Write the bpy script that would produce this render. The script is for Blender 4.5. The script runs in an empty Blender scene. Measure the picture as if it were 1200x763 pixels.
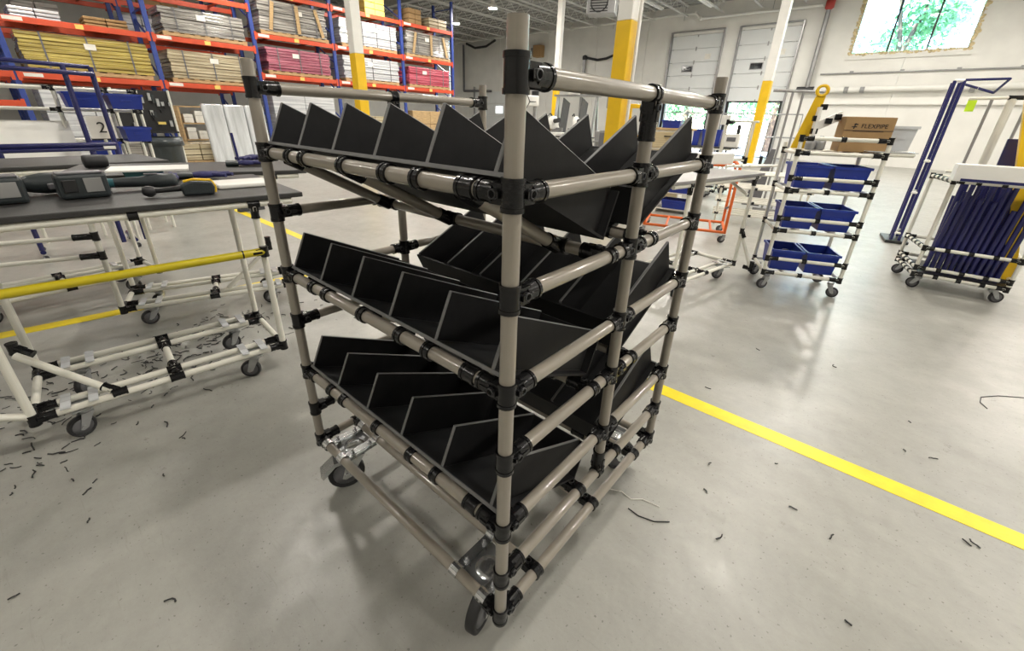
import bpy, bmesh, math, random
from mathutils import Vector, Matrix
random.seed(7)
SC = bpy.context.scene
COL = SC.collection

# ------------------------------------------------------------ camera
cam_data = bpy.data.cameras.new('camera')
cam_data.sensor_fit = 'HORIZONTAL'; cam_data.sensor_width = 36.0
cam_data.lens = 488.7 / 1200 * 36.0
cam_data.shift_y = -25.67 / 1200
cam_data.clip_start = 0.02; cam_data.clip_end = 300
cam = bpy.data.objects.new('camera', cam_data); COL.objects.link(cam)
_r = Vector((0.755556, 0.654388, 0.030180)); _u = Vector((-0.285441, 0.287404, 0.914288)); _f = Vector((-0.589626, 0.699410, -0.403939))
cam.matrix_world = Matrix(((_r.x, _u.x, -_f.x, 0.39047), (_r.y, _u.y, -_f.y, -0.45724), (_r.z, _u.z, -_f.z, 1.24154), (0, 0, 0, 1)))
SC.camera = cam

# ------------------------------------------------------------ world, sun, exposure
world = bpy.data.worlds.new('sky'); SC.world = world; world.use_nodes = True
wn = world.node_tree.nodes; wl = world.node_tree.links
bgn = wn['Background']
sky = wn.new('ShaderNodeTexSky'); sky.sky_type = 'NISHITA'; sky.sun_disc = False
sky.sun_elevation = math.radians(50); sky.sun_rotation = math.radians(150)
wl.new(sky.outputs[0], bgn.inputs[0]); bgn.inputs[1].default_value = 2.6
sun_d = bpy.data.lights.new('sun', 'SUN'); sun_d.energy = 45.0; sun_d.angle = 0.01; sun_d.color = (1, .97, .9)
sun = bpy.data.objects.new('sun', sun_d); COL.objects.link(sun)
sun.rotation_euler = (math.radians(38), 0, math.radians(-25)); sun.location = (0, 20, 30)
SC.view_settings.view_transform = 'Standard'; SC.view_settings.look = 'None'
SC.view_settings.gamma = 1.0; SC.view_settings.use_curve_mapping = False
SC.view_settings.exposure = 0.0
LAMP_POWER = 100.0

# ------------------------------------------------------------ materials
def mat(name, color, rough=.5, metal=0.0, var=.08, scale=8.0, bump=0.0, bscale=60.0, spec=.5, emit=None, estr=0, coat=0.0, stretch=None, rvar=.0):
    m = bpy.data.materials.new(name); m.use_nodes = True
    nt = m.node_tree; N = nt.nodes; Lk = nt.links; b = N['Principled BSDF']
    b.inputs['Roughness'].default_value = rough; b.inputs['Metallic'].default_value = metal
    b.inputs['Specular IOR Level'].default_value = spec
    if coat: b.inputs['Coat Weight'].default_value = coat; b.inputs['Coat Roughness'].default_value = .1
    tc = N.new('ShaderNodeTexCoord'); vec = tc.outputs['Object']
    if stretch:
        mp = N.new('ShaderNodeMapping'); mp.inputs['Scale'].default_value = stretch
        Lk.new(vec, mp.inputs['Vector']); vec = mp.outputs['Vector']
    nz = N.new('ShaderNodeTexNoise'); nz.inputs['Scale'].default_value = scale; nz.inputs['Detail'].default_value = 4
    Lk.new(vec, nz.inputs['Vector'])
    rp = N.new('ShaderNodeValToRGB'); c = color
    rp.color_ramp.elements[0].position = .3; rp.color_ramp.elements[1].position = .7
    rp.color_ramp.elements[0].color = (c[0]*(1-var), c[1]*(1-var), c[2]*(1-var), 1)
    rp.color_ramp.elements[1].color = (min(1, c[0]*(1+var)), min(1, c[1]*(1+var)), min(1, c[2]*(1+var)), 1)
    Lk.new(nz.outputs['Fac'], rp.inputs['Fac']); Lk.new(rp.outputs['Color'], b.inputs['Base Color'])
    if rvar:
        mr = N.new('ShaderNodeMapRange'); mr.inputs['To Min'].default_value = max(.02, rough-rvar); mr.inputs['To Max'].default_value = rough+rvar
        Lk.new(nz.outputs['Fac'], mr.inputs['Value']); Lk.new(mr.outputs[0], b.inputs['Roughness'])
    if bump:
        n2 = N.new('ShaderNodeTexNoise'); n2.inputs['Scale'].default_value = bscale; Lk.new(vec, n2.inputs['Vector'])
        bp = N.new('ShaderNodeBump'); bp.inputs['Strength'].default_value = bump; bp.inputs['Distance'].default_value = .01
        Lk.new(n2.outputs['Fac'], bp.inputs['Height']); Lk.new(bp.outputs[0], b.inputs['Normal'])
    if emit:
        b.inputs['Emission Color'].default_value = (*emit, 1); b.inputs['Emission Strength'].default_value = estr
    return m

def wrap_mat(name, color, c2, sc=3.0, rough=.22):
    """stretch film over layered stock: layers from a wave, wrinkled gloss"""
    m = mat(name, color, rough, 0, .1, 5, .6, 14, .6)
    nt = m.node_tree; N = nt.nodes; Lk = nt.links; b = N['Principled BSDF']
    tc = N.new('ShaderNodeTexCoord'); mp = N.new('ShaderNodeMapping'); mp.inputs['Scale'].default_value = (0.0, 0.25, 7.0)
    Lk.new(tc.outputs['Object'], mp.inputs['Vector'])
    nz = N.new('ShaderNodeTexNoise'); nz.inputs['Scale'].default_value = sc; nz.inputs['Detail'].default_value = 3; Lk.new(mp.outputs[0], nz.inputs['Vector'])
    rp = N.new('ShaderNodeValToRGB'); rp.color_ramp.elements[0].position = .4; rp.color_ramp.elements[1].position = .6
    rp.color_ramp.elements[0].color = (*c2, 1); rp.color_ramp.elements[1].color = (*color, 1)
    Lk.new(nz.outputs['Fac'], rp.inputs['Fac']); Lk.new(rp.outputs[0], b.inputs['Base Color'])
    b.inputs['Coat Weight'].default_value = .6; b.inputs['Coat Roughness'].default_value = .12
    return m

def floor_mat():
    m = bpy.data.materials.new('painted_concrete'); m.use_nodes = True
    nt = m.node_tree; N = nt.nodes; Lk = nt.links; b = N['Principled BSDF']
    tc = N.new('ShaderNodeTexCoord'); V = tc.outputs['Object']
    def noise(s, d=5, rough=.55):
        n = N.new('ShaderNodeTexNoise'); n.inputs['Scale'].default_value = s; n.inputs['Detail'].default_value = d; n.inputs['Roughness'].default_value = rough
        Lk.new(V, n.inputs['Vector']); return n.outputs['Fac']
    def ramp(fac, p0, c0, p1, c1):
        r = N.new('ShaderNodeValToRGB'); r.color_ramp.elements[0].position = p0; r.color_ramp.elements[1].position = p1
        r.color_ramp.elements[0].color = (*c0, 1); r.color_ramp.elements[1].color = (*c1, 1); Lk.new(fac, r.inputs['Fac']); return r.outputs['Color']
    def mix(a, b_, fac=None, f=.5, mode='MIX'):
        x = N.new('ShaderNodeMix'); x.data_type = 'RGBA'; x.blend_type = mode; x.inputs[0].default_value = f
        if fac is not None: Lk.new(fac, x.inputs[0])
        Lk.new(a, x.inputs[6]); Lk.new(b_, x.inputs[7]); return x.outputs[2]
    base = ramp(noise(.9, 6), .3, (.33, .327, .30), .7, (.41, .405, .375))
    mott = ramp(noise(5, 9, .8), .3, (.84, .84, .83), .7, (1.06, 1.06, 1.05))
    c = mix(base, mott, f=1.0, mode='MULTIPLY')
    # worn patches and dirt with their own shapes
    dirt = ramp(noise(2.6, 8, .7), .45, (1, 1, 1), .85, (.78, .77, .75))
    c = mix(c, dirt, f=.9, mode='MULTIPLY')
    speck = ramp(noise(95, 2, .5), .27, (.45, .44, .42), .33, (1, 1, 1))
    c = mix(c, speck, f=.8, mode='MULTIPLY')
    # fine scuffs: two layers of stretched noise
    for rot_, sc_ in ((.5, 14.0), (-.9, 11.0)):
        mp = N.new('ShaderNodeMapping'); mp.inputs['Rotation'].default_value = (0, 0, rot_); mp.inputs['Scale'].default_value = (1.0, sc_, 1.0); Lk.new(V, mp.inputs['Vector'])
        ns = N.new('ShaderNodeTexNoise'); ns.inputs['Scale'].default_value = 5.5; ns.inputs['Detail'].default_value = 6; ns.inputs['Roughness'].default_value = .75; ns.inputs['Distortion'].default_value = .8; Lk.new(mp.outputs[0], ns.inputs['Vector'])
        c = mix(c, ramp(ns.outputs['Fac'], .60, (1, 1, 1), .72, (.86, .855, .84)), f=.8, mode='MULTIPLY')
    # hairline cracks
    wv = N.new('ShaderNodeTexNoise'); wv.inputs['Scale'].default_value = 3; Lk.new(V, wv.inputs['Vector'])
    ad = N.new('ShaderNodeMix'); ad.data_type = 'RGBA'; ad.blend_type = 'ADD'; ad.inputs[0].default_value = .35; Lk.new(V, ad.inputs[6]); Lk.new(wv.outputs['Color'], ad.inputs[7])
    vo = N.new('ShaderNodeTexVoronoi'); vo.feature = 'DISTANCE_TO_EDGE'; vo.inputs['Scale'].default_value = 1.1; Lk.new(ad.outputs[2], vo.inputs['Vector'])
    crk = ramp(vo.outputs['Distance'], .001, (.72, .71, .68), .004, (1, 1, 1))
    msk = ramp(noise(.8, 2), .55, (0, 0, 0), .7, (1, 1, 1))
    c = mix(c, mix(c, crk, f=1, mode='MULTIPLY'), fac=msk)
    Lk.new(c, b.inputs['Base Color'])
    rr = ramp(noise(9, 9, .8), .3, (.24, .24, .24), .72, (.46, .46, .46)); Lk.new(rr, b.inputs['Roughness'])
    b.inputs['Specular IOR Level'].default_value = .5
    bp = N.new('ShaderNodeBump'); bp.inputs['Strength'].default_value = .12; bp.inputs['Distance'].default_value = .004
    Lk.new(noise(45, 5, .7), bp.inputs['Height']); Lk.new(bp.outputs[0], b.inputs['Normal'])
    return m

def glass_mat():
    m = bpy.data.materials.new('window_glass'); m.use_nodes = True
    nt = m.node_tree; N = nt.nodes; Lk = nt.links; out = N['Material Output']; N.remove(N['Principled BSDF'])
    t = N.new('ShaderNodeBsdfTransparent'); t.inputs[0].default_value = (.86, .96, .97, 1)
    g = N.new('ShaderNodeBsdfGlossy'); g.inputs['Roughness'].default_value = .03
    fr = N.new('ShaderNodeFresnel'); mx = N.new('ShaderNodeMixShader'); Lk.new(fr.outputs[0], mx.inputs[0])
    Lk.new(t.outputs[0], mx.inputs[1]); Lk.new(g.outputs[0], mx.inputs[2]); Lk.new(mx.outputs[0], out.inputs['Surface'])
    return m

M = dict(
    floor=floor_mat(), glass=glass_mat(),
    wall=mat('painted_block', (.80, .79, .75), .55, 0, .05, 1.5, .25, 5),
    ceil=mat('deck', (.40, .40, .38), .6, 0, .06, 3),
    joist=mat('joist_paint', (.66, .66, .63), .5),
    taupe=mat('taupe_pipe', (.285, .255, .212), .3, 0, .04, 20, 0, 60, .5, coat=.7),
    ivory=mat('ivory_pipe', (.75, .735, .655), .3, 0, .07, 9),
    joint=mat('black_joint', (.012, .012, .013), .22, .35, .2, 30, .12, 90),
    tray=mat('black_board', (.0125, .0125, .0135), .6, 0, .15, 30, .03, 300, .25),
    edge=mat('board_edge_highlight', (.15, .15, .15), .5, 0, .1, 40),  # grey board edge, painted lighter to stand for its highlight
    zinc=mat('zinc_plate', (.62, .63, .64), .22, .9, .12, 25, .1, 60),
    zincm=mat('zinc_matte', (.42, .43, .44), .38, .7, .12, 25),
    rubber=mat('rubber', (.022, .022, .024), .55),
    grey=mat('grey_plastic', (.13, .13, .14), .45),
    hub=mat('grey_hub', (.13, .13, .14), .4),
    mattop=mat('rubber_top', (.030, .029, .028), .5, 0, .12, 12, .15, 120),
    yellow=mat('yellow_paint', (.80, .50, .01), .35, 0, .06, 6),
    tape=mat('yellow_tape', (.85, .66, .015), .38, 0, .08, 14, .05, 80),
    ytube=mat('yellow_tube', (.55, .45, .01), .35),
    white=mat('white_paint', (.78, .77, .73), .45, 0, .04, 4),
    plastic=mat('white_plastic', (.82, .81, .77), .4, 0, .04, 6),
    blue=mat('blue_bin', (.012, .035, .30), .35, 0, .1, 8),
    bluep=mat('blue_pipe', (.016, .018, .11), .25, 0, .1, 12, 0, 60, .6),
    rackblue=mat('rack_blue', (.03, .06, .28), .4, 0, .1, 10),
    red=mat('rack_red', (.62, .075, .025), .4, 0, .08, 6),
    orange=mat('orange_paint', (.72, .14, .02), .4),
    wood=mat('pallet_wood', (.48, .33, .17), .7, 0, .2, 6, .2, 40, .3, stretch=(1, 1, 6)),
    carton=mat('cardboard', (.36, .23, .11), .75, 0, .06, 10, .05, 80, .2),
    dark=mat('dark_metal', (.03, .03, .032), .4, .4),
    tool=mat('tool_black', (.025, .032, .035), .42, 0, .15, 20, .1, 150),
    teal=mat('tool_teal', (.03, .12, .14), .4),
    lab=mat('label_white', (.8, .78, .72), .6),
    laby=mat('label_yellow', (.8, .6, .15), .6),
    paper=mat('paper', (.74, .71, .66), .7),
    ink=mat('ink', (.015, .012, .012), .6),
    glove=mat('glove_blue', (.025, .025, .11), .7, 0, .25, 30, .3, 150),
    steel=mat('steel_grey', (.35, .35, .35), .35, .6),
    foam=mat('spray_foam', (.72, .60, .36), .9, 0, .2, 12, .6, 30),
    door=mat('door_white', (.74, .76, .76), .4, 0, .03, 2),
    pink=wrap_mat('wrapped_pink', (.52, .16, .22), (.26, .05, .09)),
    rose=wrap_mat('wrapped_red', (.65, .14, .20), (.40, .05, .08)),
    wgrey=wrap_mat('wrapped_grey', (.42, .40, .36), (.14, .13, .12)),
    wwhite=wrap_mat('wrapped_white', (.68, .69, .70), (.46, .47, .50)),
    wyel=wrap_mat('wrapped_yellow', (.58, .46, .12), (.30, .22, .04)),
    wcream=wrap_mat('wrapped_cream', (.58, .50, .34), (.34, .28, .17)),
    film=mat('clear_film', (.58, .60, .62), .18, 0, .25, 2, 1.0, 7, .6, coat=.5, stretch=(1, 4, .6)),
    leaf=mat('leaf_green', (.20, .42, .20), .6, 0, .4, 1.2),
    bark=mat('bark', (.10, .07, .05), .9, 0, .3, 6, .5, 20),
    asphalt=mat('asphalt', (.42, .42, .42), .8, 0, .1, 3),
    trashbag=mat('bin_liner', (.05, .06, .065), .3, 0, .1, 10, .5, 12),
    slate=mat('slate_board', (.10, .10, .10), .8, 0, .1, 8, 0, 1, .2),
    neon=mat('hi_vis', (.55, .8, .02), .6),
    lens=mat('lamp_lens', (.9, .9, .88), .3, 0, 0, 1, 0, 1, .5, (1, .93, .82), 60),
    screen=mat('dark_glass', (.01, .012, .015), .1),
)

# ------------------------------------------------------------ mesh helpers
class MB:
    def __init__(s): s.v = []; s.f = []; s.sm = []
    def add(s, vs, fs, smooth=False):
        o = len(s.v); s.v += [tuple(x) for x in vs]
        s.f += [tuple(i+o for i in f) for f in fs]; s.sm += [smooth]*len(fs); return s
    def box(s, c, d, R=None):
        x, y, z = d[0]/2, d[1]/2, d[2]/2
        vs = [Vector((a*x, b*y, e*z)) for a in (-1, 1) for b in (-1, 1) for e in (-1, 1)]
        if R is not None: vs = [R @ v for v in vs]
        c = Vector(c)
        return s.add([v+c for v in vs], [(0, 1, 3, 2), (4, 6, 7, 5), (0, 4, 5, 1), (2, 3, 7, 6), (0, 2, 6, 4), (1, 5, 7, 3)])
    def bar(s, a, b, w, h, up=(0, 0, 1)):
        a = Vector(a); b = Vector(b); d = (b-a); L = d.length; d.normalize(); up = Vector(up)
        sd = d.cross(up)
        if sd.length < 1e-4: sd = d.cross(Vector((1, 0, 0)))
        sd.normalize(); u = sd.cross(d)
        R = Matrix((d, sd, u)).transposed()
        return s.box((a+b)/2, (L, w, h), R)
    def tube(s, a, b, r, n=12, r2=None, cap=True):
        a = Vector(a); b = Vector(b); d = (b-a).normalized()
        x = d.orthogonal().normalized(); y = d.cross(x); r2 = r if r2 is None else r2
        vs = []
        for p, rr in ((a, r), (b, r2)):
            for i in range(n):
                t = 2*math.pi*i/n; vs.append(p + (x*math.cos(t)+y*math.sin(t))*rr)
        s.add(vs, [(i, (i+1) % n, n+(i+1) % n, n+i) for i in range(n)], True)
        if cap: s.add(vs, [tuple(reversed(range(n))), tuple(range(n, 2*n))])
        return s
    def ring(s, a, b, r, ri, n=16):
        a = Vector(a); b = Vector(b); d = (b-a).normalized(); x = d.orthogonal().normalized(); y = d.cross(x)
        vs = []
        for p, rr in ((a, ri), (a, r), (b, r), (b, ri)):
            for i in range(n):
                t = 2*math.pi*i/n; vs.append(p + (x*math.cos(t)+y*math.sin(t))*rr)
        fs = []
        for k in range(4):
            k2 = (k+1) % 4
            fs += [(k*n+i, k*n+(i+1) % n, k2*n+(i+1) % n, k2*n+i) for i in range(n)]
        return s.add(vs, fs, True)
    def path(s, pts, r, n=8):
        for a, b in zip(pts, pts[1:]): s.tube(a, b, r, n)
        return s
    def prism(s, poly, y0, y1, axis='y'):
        n = len(poly)
        def P(p, t):
            return {'y': (p[0], t, p[1]), 'x': (t, p[0], p[1]), 'z': (p[0], p[1], t)}[axis]
        vs = [P(p, y0) for p in poly]+[P(p, y1) for p in poly]
        return s.add(vs, [tuple(range(n)), tuple(reversed(range(n, 2*n)))]+[(i, n+i, n+(i+1) % n, (i+1) % n) for i in range(n)])
    def lathe(s, prof, n=16, c=(0, 0, 0)):
        c = Vector(c); vs = []
        for r, z in prof:
            for i in range(n):
                t = 2*math.pi*i/n; vs.append(c+Vector((r*math.cos(t), r*math.sin(t), z)))
        fs = []
        for k in range(len(prof)-1):
            fs += [(k*n+i, k*n+(i+1) % n, (k+1)*n+(i+1) % n, (k+1)*n+i) for i in range(n)]
        s.add(vs, fs, True)
        return s.add([vs[i] for i in range(n)]+vs[-n:], [tuple(reversed(range(n))), tuple(range(n, 2*n))])
    def mesh(s, name, m):
        me = bpy.data.meshes.new(name); me.from_pydata(s.v, [], s.f); me.validate()
        if len(me.polygons) == len(s.sm): me.polygons.foreach_set('use_smooth', s.sm)
        bm = bmesh.new(); bm.from_mesh(me); bmesh.ops.recalc_face_normals(bm, faces=bm.faces); bm.to_mesh(me); bm.free()
        for k in (m if isinstance(m, (list, tuple)) else [m]): me.materials.append(M[k] if isinstance(k, str) else k)
        return me
    def build(s, name, m, parent=None, loc=(0, 0, 0), bevel=0):
        o = bpy.data.objects.new(name, s.mesh(name, m)); COL.objects.link(o); o.location = loc
        if parent: o.parent = parent
        if bevel:
            b = o.modifiers.new('bevel', 'BEVEL'); b.width = bevel; b.segments = 2; b.limit_method = 'ANGLE'
        return o

def tag(o, label, cat, group=None, kind=None):
    o['label'] = label
    if cat: o['category'] = cat
    if group: o['group'] = group
    if kind: o['kind'] = kind
    return o
def thing(name, label, cat, loc=(0, 0, 0), rz=0, group=None):
    o = bpy.data.objects.new(name, None); COL.objects.link(o); o.empty_display_size = .1
    o.location = loc; o.rotation_euler = (0, 0, math.radians(rz)); return tag(o, label, cat, group)
def struct(o): o['kind'] = 'structure'; return o
def dup(root, loc=None, rz=None, label=None, group=None):
    def cp(o, parent):
        c = o.copy(); COL.objects.link(c); c.parent = parent
        for ch in list(o.children): cp(ch, c)
        return c
    r = cp(root, None)
    if loc: r.location = loc
    if rz is not None: r.rotation_euler = (0, 0, math.radians(rz))
    if label: r['label'] = label
    if group: r['group'] = group
    return r

_unit = {}
def unit_pipe(m, n=20):
    if (m, n) not in _unit:
        b = MB(); b.tube((0, 0, 0), (0, 0, 1), 1, n); _unit[(m, n)] = b.mesh('pipe', m)
    return _unit[(m, n)]
def pipe(parent, a, b, m='ivory', r=.014, name='pipe', n=20):
    a = Vector(a); b = Vector(b); o = bpy.data.objects.new(name, unit_pipe(m, n)); COL.objects.link(o); o.parent = parent
    o.location = a; o.rotation_mode = 'QUATERNION'; o.rotation_quaternion = (b-a).to_track_quat('Z', 'Y'); o.scale = (r, r, (b-a).length)
    return o
_jc = {}
def joint(parent, p, axis='z', arms=(), bolts=False, r=.0170, arm_len=.062, col=.046, name='joint', m='joint'):
    AX = {'x': Vector((1, 0, 0)), 'y': Vector((0, 1, 0)), 'z': Vector((0, 0, 1))}
    A = AX[axis] if isinstance(axis, str) else Vector(axis)
    key = (tuple(A), tuple(tuple(a) for a in arms), r, arm_len, col, m)
    if key not in _jc:
        b = MB(); h = col/2
        b.tube(-A*h, A*h, r, 18); b.tube(A*(h-.006), A*(h+.001), r+.0012, 18); b.tube(-A*(h+.001), -A*(h-.006), r+.0012, 18)
        for d in arms:
            d = Vector(d).normalized(); sd = d.cross(A)
            if sd.length < 1e-3: sd = d.orthogonal()
            sd.normalize()
            b.tube(d*.030, d*arm_len, r*.985, 18); b.tube(d*(arm_len-.005), d*(arm_len+.001), r+.0012, 18)
            b.bar(d*.008, d*.036, .024, .030, up=A)
            b.bar(d*.012, d*.05, .037, .010, up=A)
        _jc[key] = b.mesh('joint', m)
    o = bpy.data.objects.new(name, _jc[key]); COL.objects.link(o); o.parent = parent; o.location = p
    if bolts:
        for d in arms:
            d = Vector(d).normalized(); sd = d.cross(A).normalized()
            for s_ in (1, -1):
                k = ('bolt', tuple(sd*s_))
                if k not in _jc:
                    b = MB(); b.tube(sd*s_*.010, sd*s_*.0185, .0055, 6); b.ring(sd*s_*.012, sd*s_*.0195, .0075, .0055, 12); _jc[k] = b.mesh('bolt', 'dark')
                q = bpy.data.objects.new('bolt', _jc[k]); COL.objects.link(q); q.parent = o; q.location = d*.024
    return o
def clip(parent, p, axis, w=.016, r=.0176, name='clip', m='joint'):
    return joint(parent, p, axis, (), False, r, .05, w, name, m)

_cc = {}
def caster(parent, loc, rz, R=.0625, H=.16, brake=False, m_w='rubber', big=True, w=.032):
    """swivel caster: fork, wheel, tyre, brake; loc = top plate centre; hangs down by H"""
    k = (R, H, brake, big, w)
    t = R*.62
    if k not in _cc:
        f = MB()
        f.tube((0, 0, -.004), (0, 0, -.024), R*.55, 20); f.tube((0, 0, -.024), (0, 0, -.032), R*.42, 20)
        for s_ in (-1, 1):
            y0 = s_*(w/2+.006)
            f.prism([(-R*.45, -.028), (R*.45, -.028), (t+R*.28, -H+R*.85), (t+R*.1, -H+R*.72), (t-R*.28, -H+R*.85)], y0-.002, y0+.002)
            f.tube((t, y0, -H+R), (t, y0+s_*.006, -H+R), .009, 8)
        f.bar((-R*.45, 0, -.03), (R*.45, 0, -.03), w+.014, .004)
        wh = MB(); prof = [(R*.25, -w*.5), (R*.8, -w*.35), (R*.86, -w*.5), (R*.97, -w*.42), (R, -w*.25), (R, w*.25), (R*.97, w*.42), (R*.86, w*.5), (R*.8, w*.35), (R*.25, w*.5)]
        wh.lathe(prof, 24)
        hb = MB(); hb.lathe([(R*.22, -w*.52), (R*.74, -w*.40), (R*.76, -w*.3), (R*.76, w*.3), (R*.74, w*.40), (R*.22, w*.52)], 20)
        bk = MB(); bk.prism([(R*.3, -.026), (R*1.2, -.036), (R*1.95, -.075), (R*1.85, -.092), (R*1.15, -.05), (R*.3, -.04)], -w*.8, w*.8)
        _cc[k] = (f.mesh('fork', 'zinc' if big else 'zincm'), wh.mesh('tyre', m_w), hb.mesh('hub', 'grey' if big else 'hub'), bk.mesh('brake_pedal', 'zinc'))
    fm, wm, hm, bm_ = _cc[k]
    o = bpy.data.objects.new('caster', fm); COL.objects.link(o); o.parent = parent; o.location = loc; o.rotation_euler = (0, 0, math.radians(rz))
    q = bpy.data.objects.new('wheel', wm); COL.objects.link(q); q.parent = o; q.location = (t, 0, -H+R); q.rotation_euler = (math.pi/2, 0, 0)
    q = bpy.data.objects.new('hub', hm); COL.objects.link(q); q.parent = o; q.location = (t, 0, -H+R); q.rotation_euler = (math.pi/2, 0, 0)
    if brake:
        q = bpy.data.objects.new('brake_pedal', bm_); COL.objects.link(q); q.parent = o
    return o
def text_mesh(s, size, name, m, parent=None, loc=(0, 0, 0), rot=(0, 0, 0), extr=.0006):
    cu = bpy.data.curves.new(name, 'FONT'); cu.body = s; cu.size = size; cu.extrude = extr; cu.align_x = 'CENTER'; cu.align_y = 'CENTER'
    tmp = bpy.data.objects.new('tmp', cu); COL.objects.link(tmp)
    dg = bpy.context.evaluated_depsgraph_get(); me = bpy.data.meshes.new_from_object(tmp.evaluated_get(dg))
    bpy.data.objects.remove(tmp); me.name = name; me.materials.clear(); me.materials.append(M[m])
    o = bpy.data.objects.new(name, me); COL.objects.link(o); o.parent = parent; o.location = loc; o.rotation_euler = rot
    return o

# ------------------------------------------------------------ the room
XL, XR, YF, YB, ZC = -25.0, 9.0, -9.0, 22.0, 6.2
struct(MB().box(((XL+XR)/2, (YF+YB)/2, -.1), (XR-XL+.6, YB-YF+.6, .2)).build('floor', 'floor'))
ceil = struct(MB().box(((XL+XR)/2, (YF+YB)/2, ZC+.1), (XR-XL+.6, YB-YF+.6, .2)).build('ceiling', 'ceil'))
rib = MB()
rib.box((0, 0, 0), (XR-XL, .06, .04)); rm = rib.mesh('deck_rib', 'ceil')
for k in range(40):
    o = bpy.data.objects.new('deck_rib', rm); COL.objects.link(o); o.parent = ceil; o.location = ((XL+XR)/2, 3.4+k*.47, ZC-.018)
jb = MB(); y0, y1 = 2.5, YB-.2
jb.bar((0, y0, ZC-.06), (0, y1, ZC-.06), .08, .05); 
web = MB(); n = 26; st = (y1-y0)/n
for i in range(n):
    a = y0+i*st; web.tube((0, a, ZC-.07), (0, a+st/2, ZC-.42), .014, 6); web.tube((0, a+st/2, ZC-.42), (0, a+st, ZC-.07), .014, 6)
ch = MB(); ch.bar((0, y0, ZC-.43), (0, y1, ZC-.43), .09, .04)
ja, jw, jc_ = jb.mesh('joist', 'joist'), web.mesh('web', 'joist'), ch.mesh('bottom_chord', 'joist')
x = -24.0
while x < 2:
    o = bpy.data.objects.new('joist', ja); COL.objects.link(o); o.parent = ceil; o.location = (x, 0, 0)
    for nm, me in (('web', jw), ('bottom_chord', jc_)):
        q = bpy.data.objects.new(nm, me); COL.objects.link(q); q.parent = o
    x += 1.55
g = MB(); g.bar((XL, 12.5, ZC-.38), (XR, 12.5, ZC-.38), .18, .5); gd = g.build('girder', 'joist', ceil)

wb = MB(); T = .3
DOORS = [(-9.1, -6.78), (-6.1, -3.8)]; WIN = (-2.0, 1.3, 3.9, 5.95)
def wseg(x0, x1, z0, z1):
    wb.box(((x0+x1)/2, YB+T/2, (z0+z1)/2), (x1-x0, T, z1-z0))
seams = [-25, -23.2, -20.2, -18.6, -16.4, -15.6, -13.2, -11.9, -10.4, -9.1]
for a, b in zip(seams, seams[1:]): wseg(a+.008, b-.008 if b != -9.1 else b, 0, ZC)
wseg(-9.1, -6.78, 5.05, ZC); wseg(-6.78, -6.1, 0, ZC); wseg(-6.1, -3.8, 5.05, ZC); wseg(-3.8, -2.0, 0, ZC)
wseg(-2.0, -.3, 0, 3.9); wseg(-.292, 1.3, 0, 3.9); wseg(-2.0, 1.3, 5.95, ZC); wseg(1.3, 4.2, 0, ZC); wseg(4.21, 9, 0, ZC)
wback = struct(wb.build('wall_back', 'wall'))
MB().box((-17, YB+T+.05, ZC/2), (16, .08, ZC)).build('backing', 'wall', wback)
struct(MB().box((XL-.15, (YF+YB)/2, ZC/2), (.3, YB-YF, ZC)).build('wall_left', 'wall'))
struct(MB().box((XR+.15, (YF+YB)/2, ZC/2), (.3, YB-YF, ZC)).build('wall_right', 'wall'))
struct(MB().box(((XL+XR)/2, YF-.15, ZC/2), (XR-XL, .3, ZC)).build('wall_front', 'wall'))

for i, (a, b) in enumerate(DOORS):
    r = bpy.data.objects.new('door_%d' % (i+1), None); COL.objects.link(r); r.location = ((a+b)/2, YB, 0); r['kind'] = 'structure'
    w = b-a; hh = .55
    for k in range(5):
        z = 2.3+hh*k
        p = MB().box((0, .06, z+hh/2-.004), (w-.02, .05, hh-.012)).build('panel', 'door', r, bevel=.008)
        MB().box((0, .095, z+hh/2), (w-.02, .012, hh)).build('backing', 'door', p)
        if k == 2:
            MB().box((-.25, .03, z+.27), (.52, .03, .27)).build('vision_frame', 'steel', p)
            MB().box((-.25, .012, z+.27), (.46, .02, .21)).build('pane', 'screen', p)
        if k == 3: MB().box((.6, .032, z+.2), (.26, .006, .22)).build('notice', 'lab', p)
        for zz in (.03, .5):
            MB().box((.02, .03, z+zz), (.05, .03, .08)).build('hinge', 'steel', p)
    for s_ in (-1, 1):
        MB().box((s_*(w/2+.02), -.05, 2.6), (.07, .14, 5.2)).build('track', 'steel', r, bevel=.01)
        MB().box((s_*(w/2-.06), .1, 2.55), (.12, .12, 5.1)).build('jamb', 'dark', r)
    MB().tube((-w/2, -.08, 5.18), (w/2, -.08, 5.18), .035, 10).build('spring_shaft', 'steel', r)
    MB().box((0, .06, 2.27), (w-.02, .06, .06)).build('bottom_seal', 'dark', r)

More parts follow.
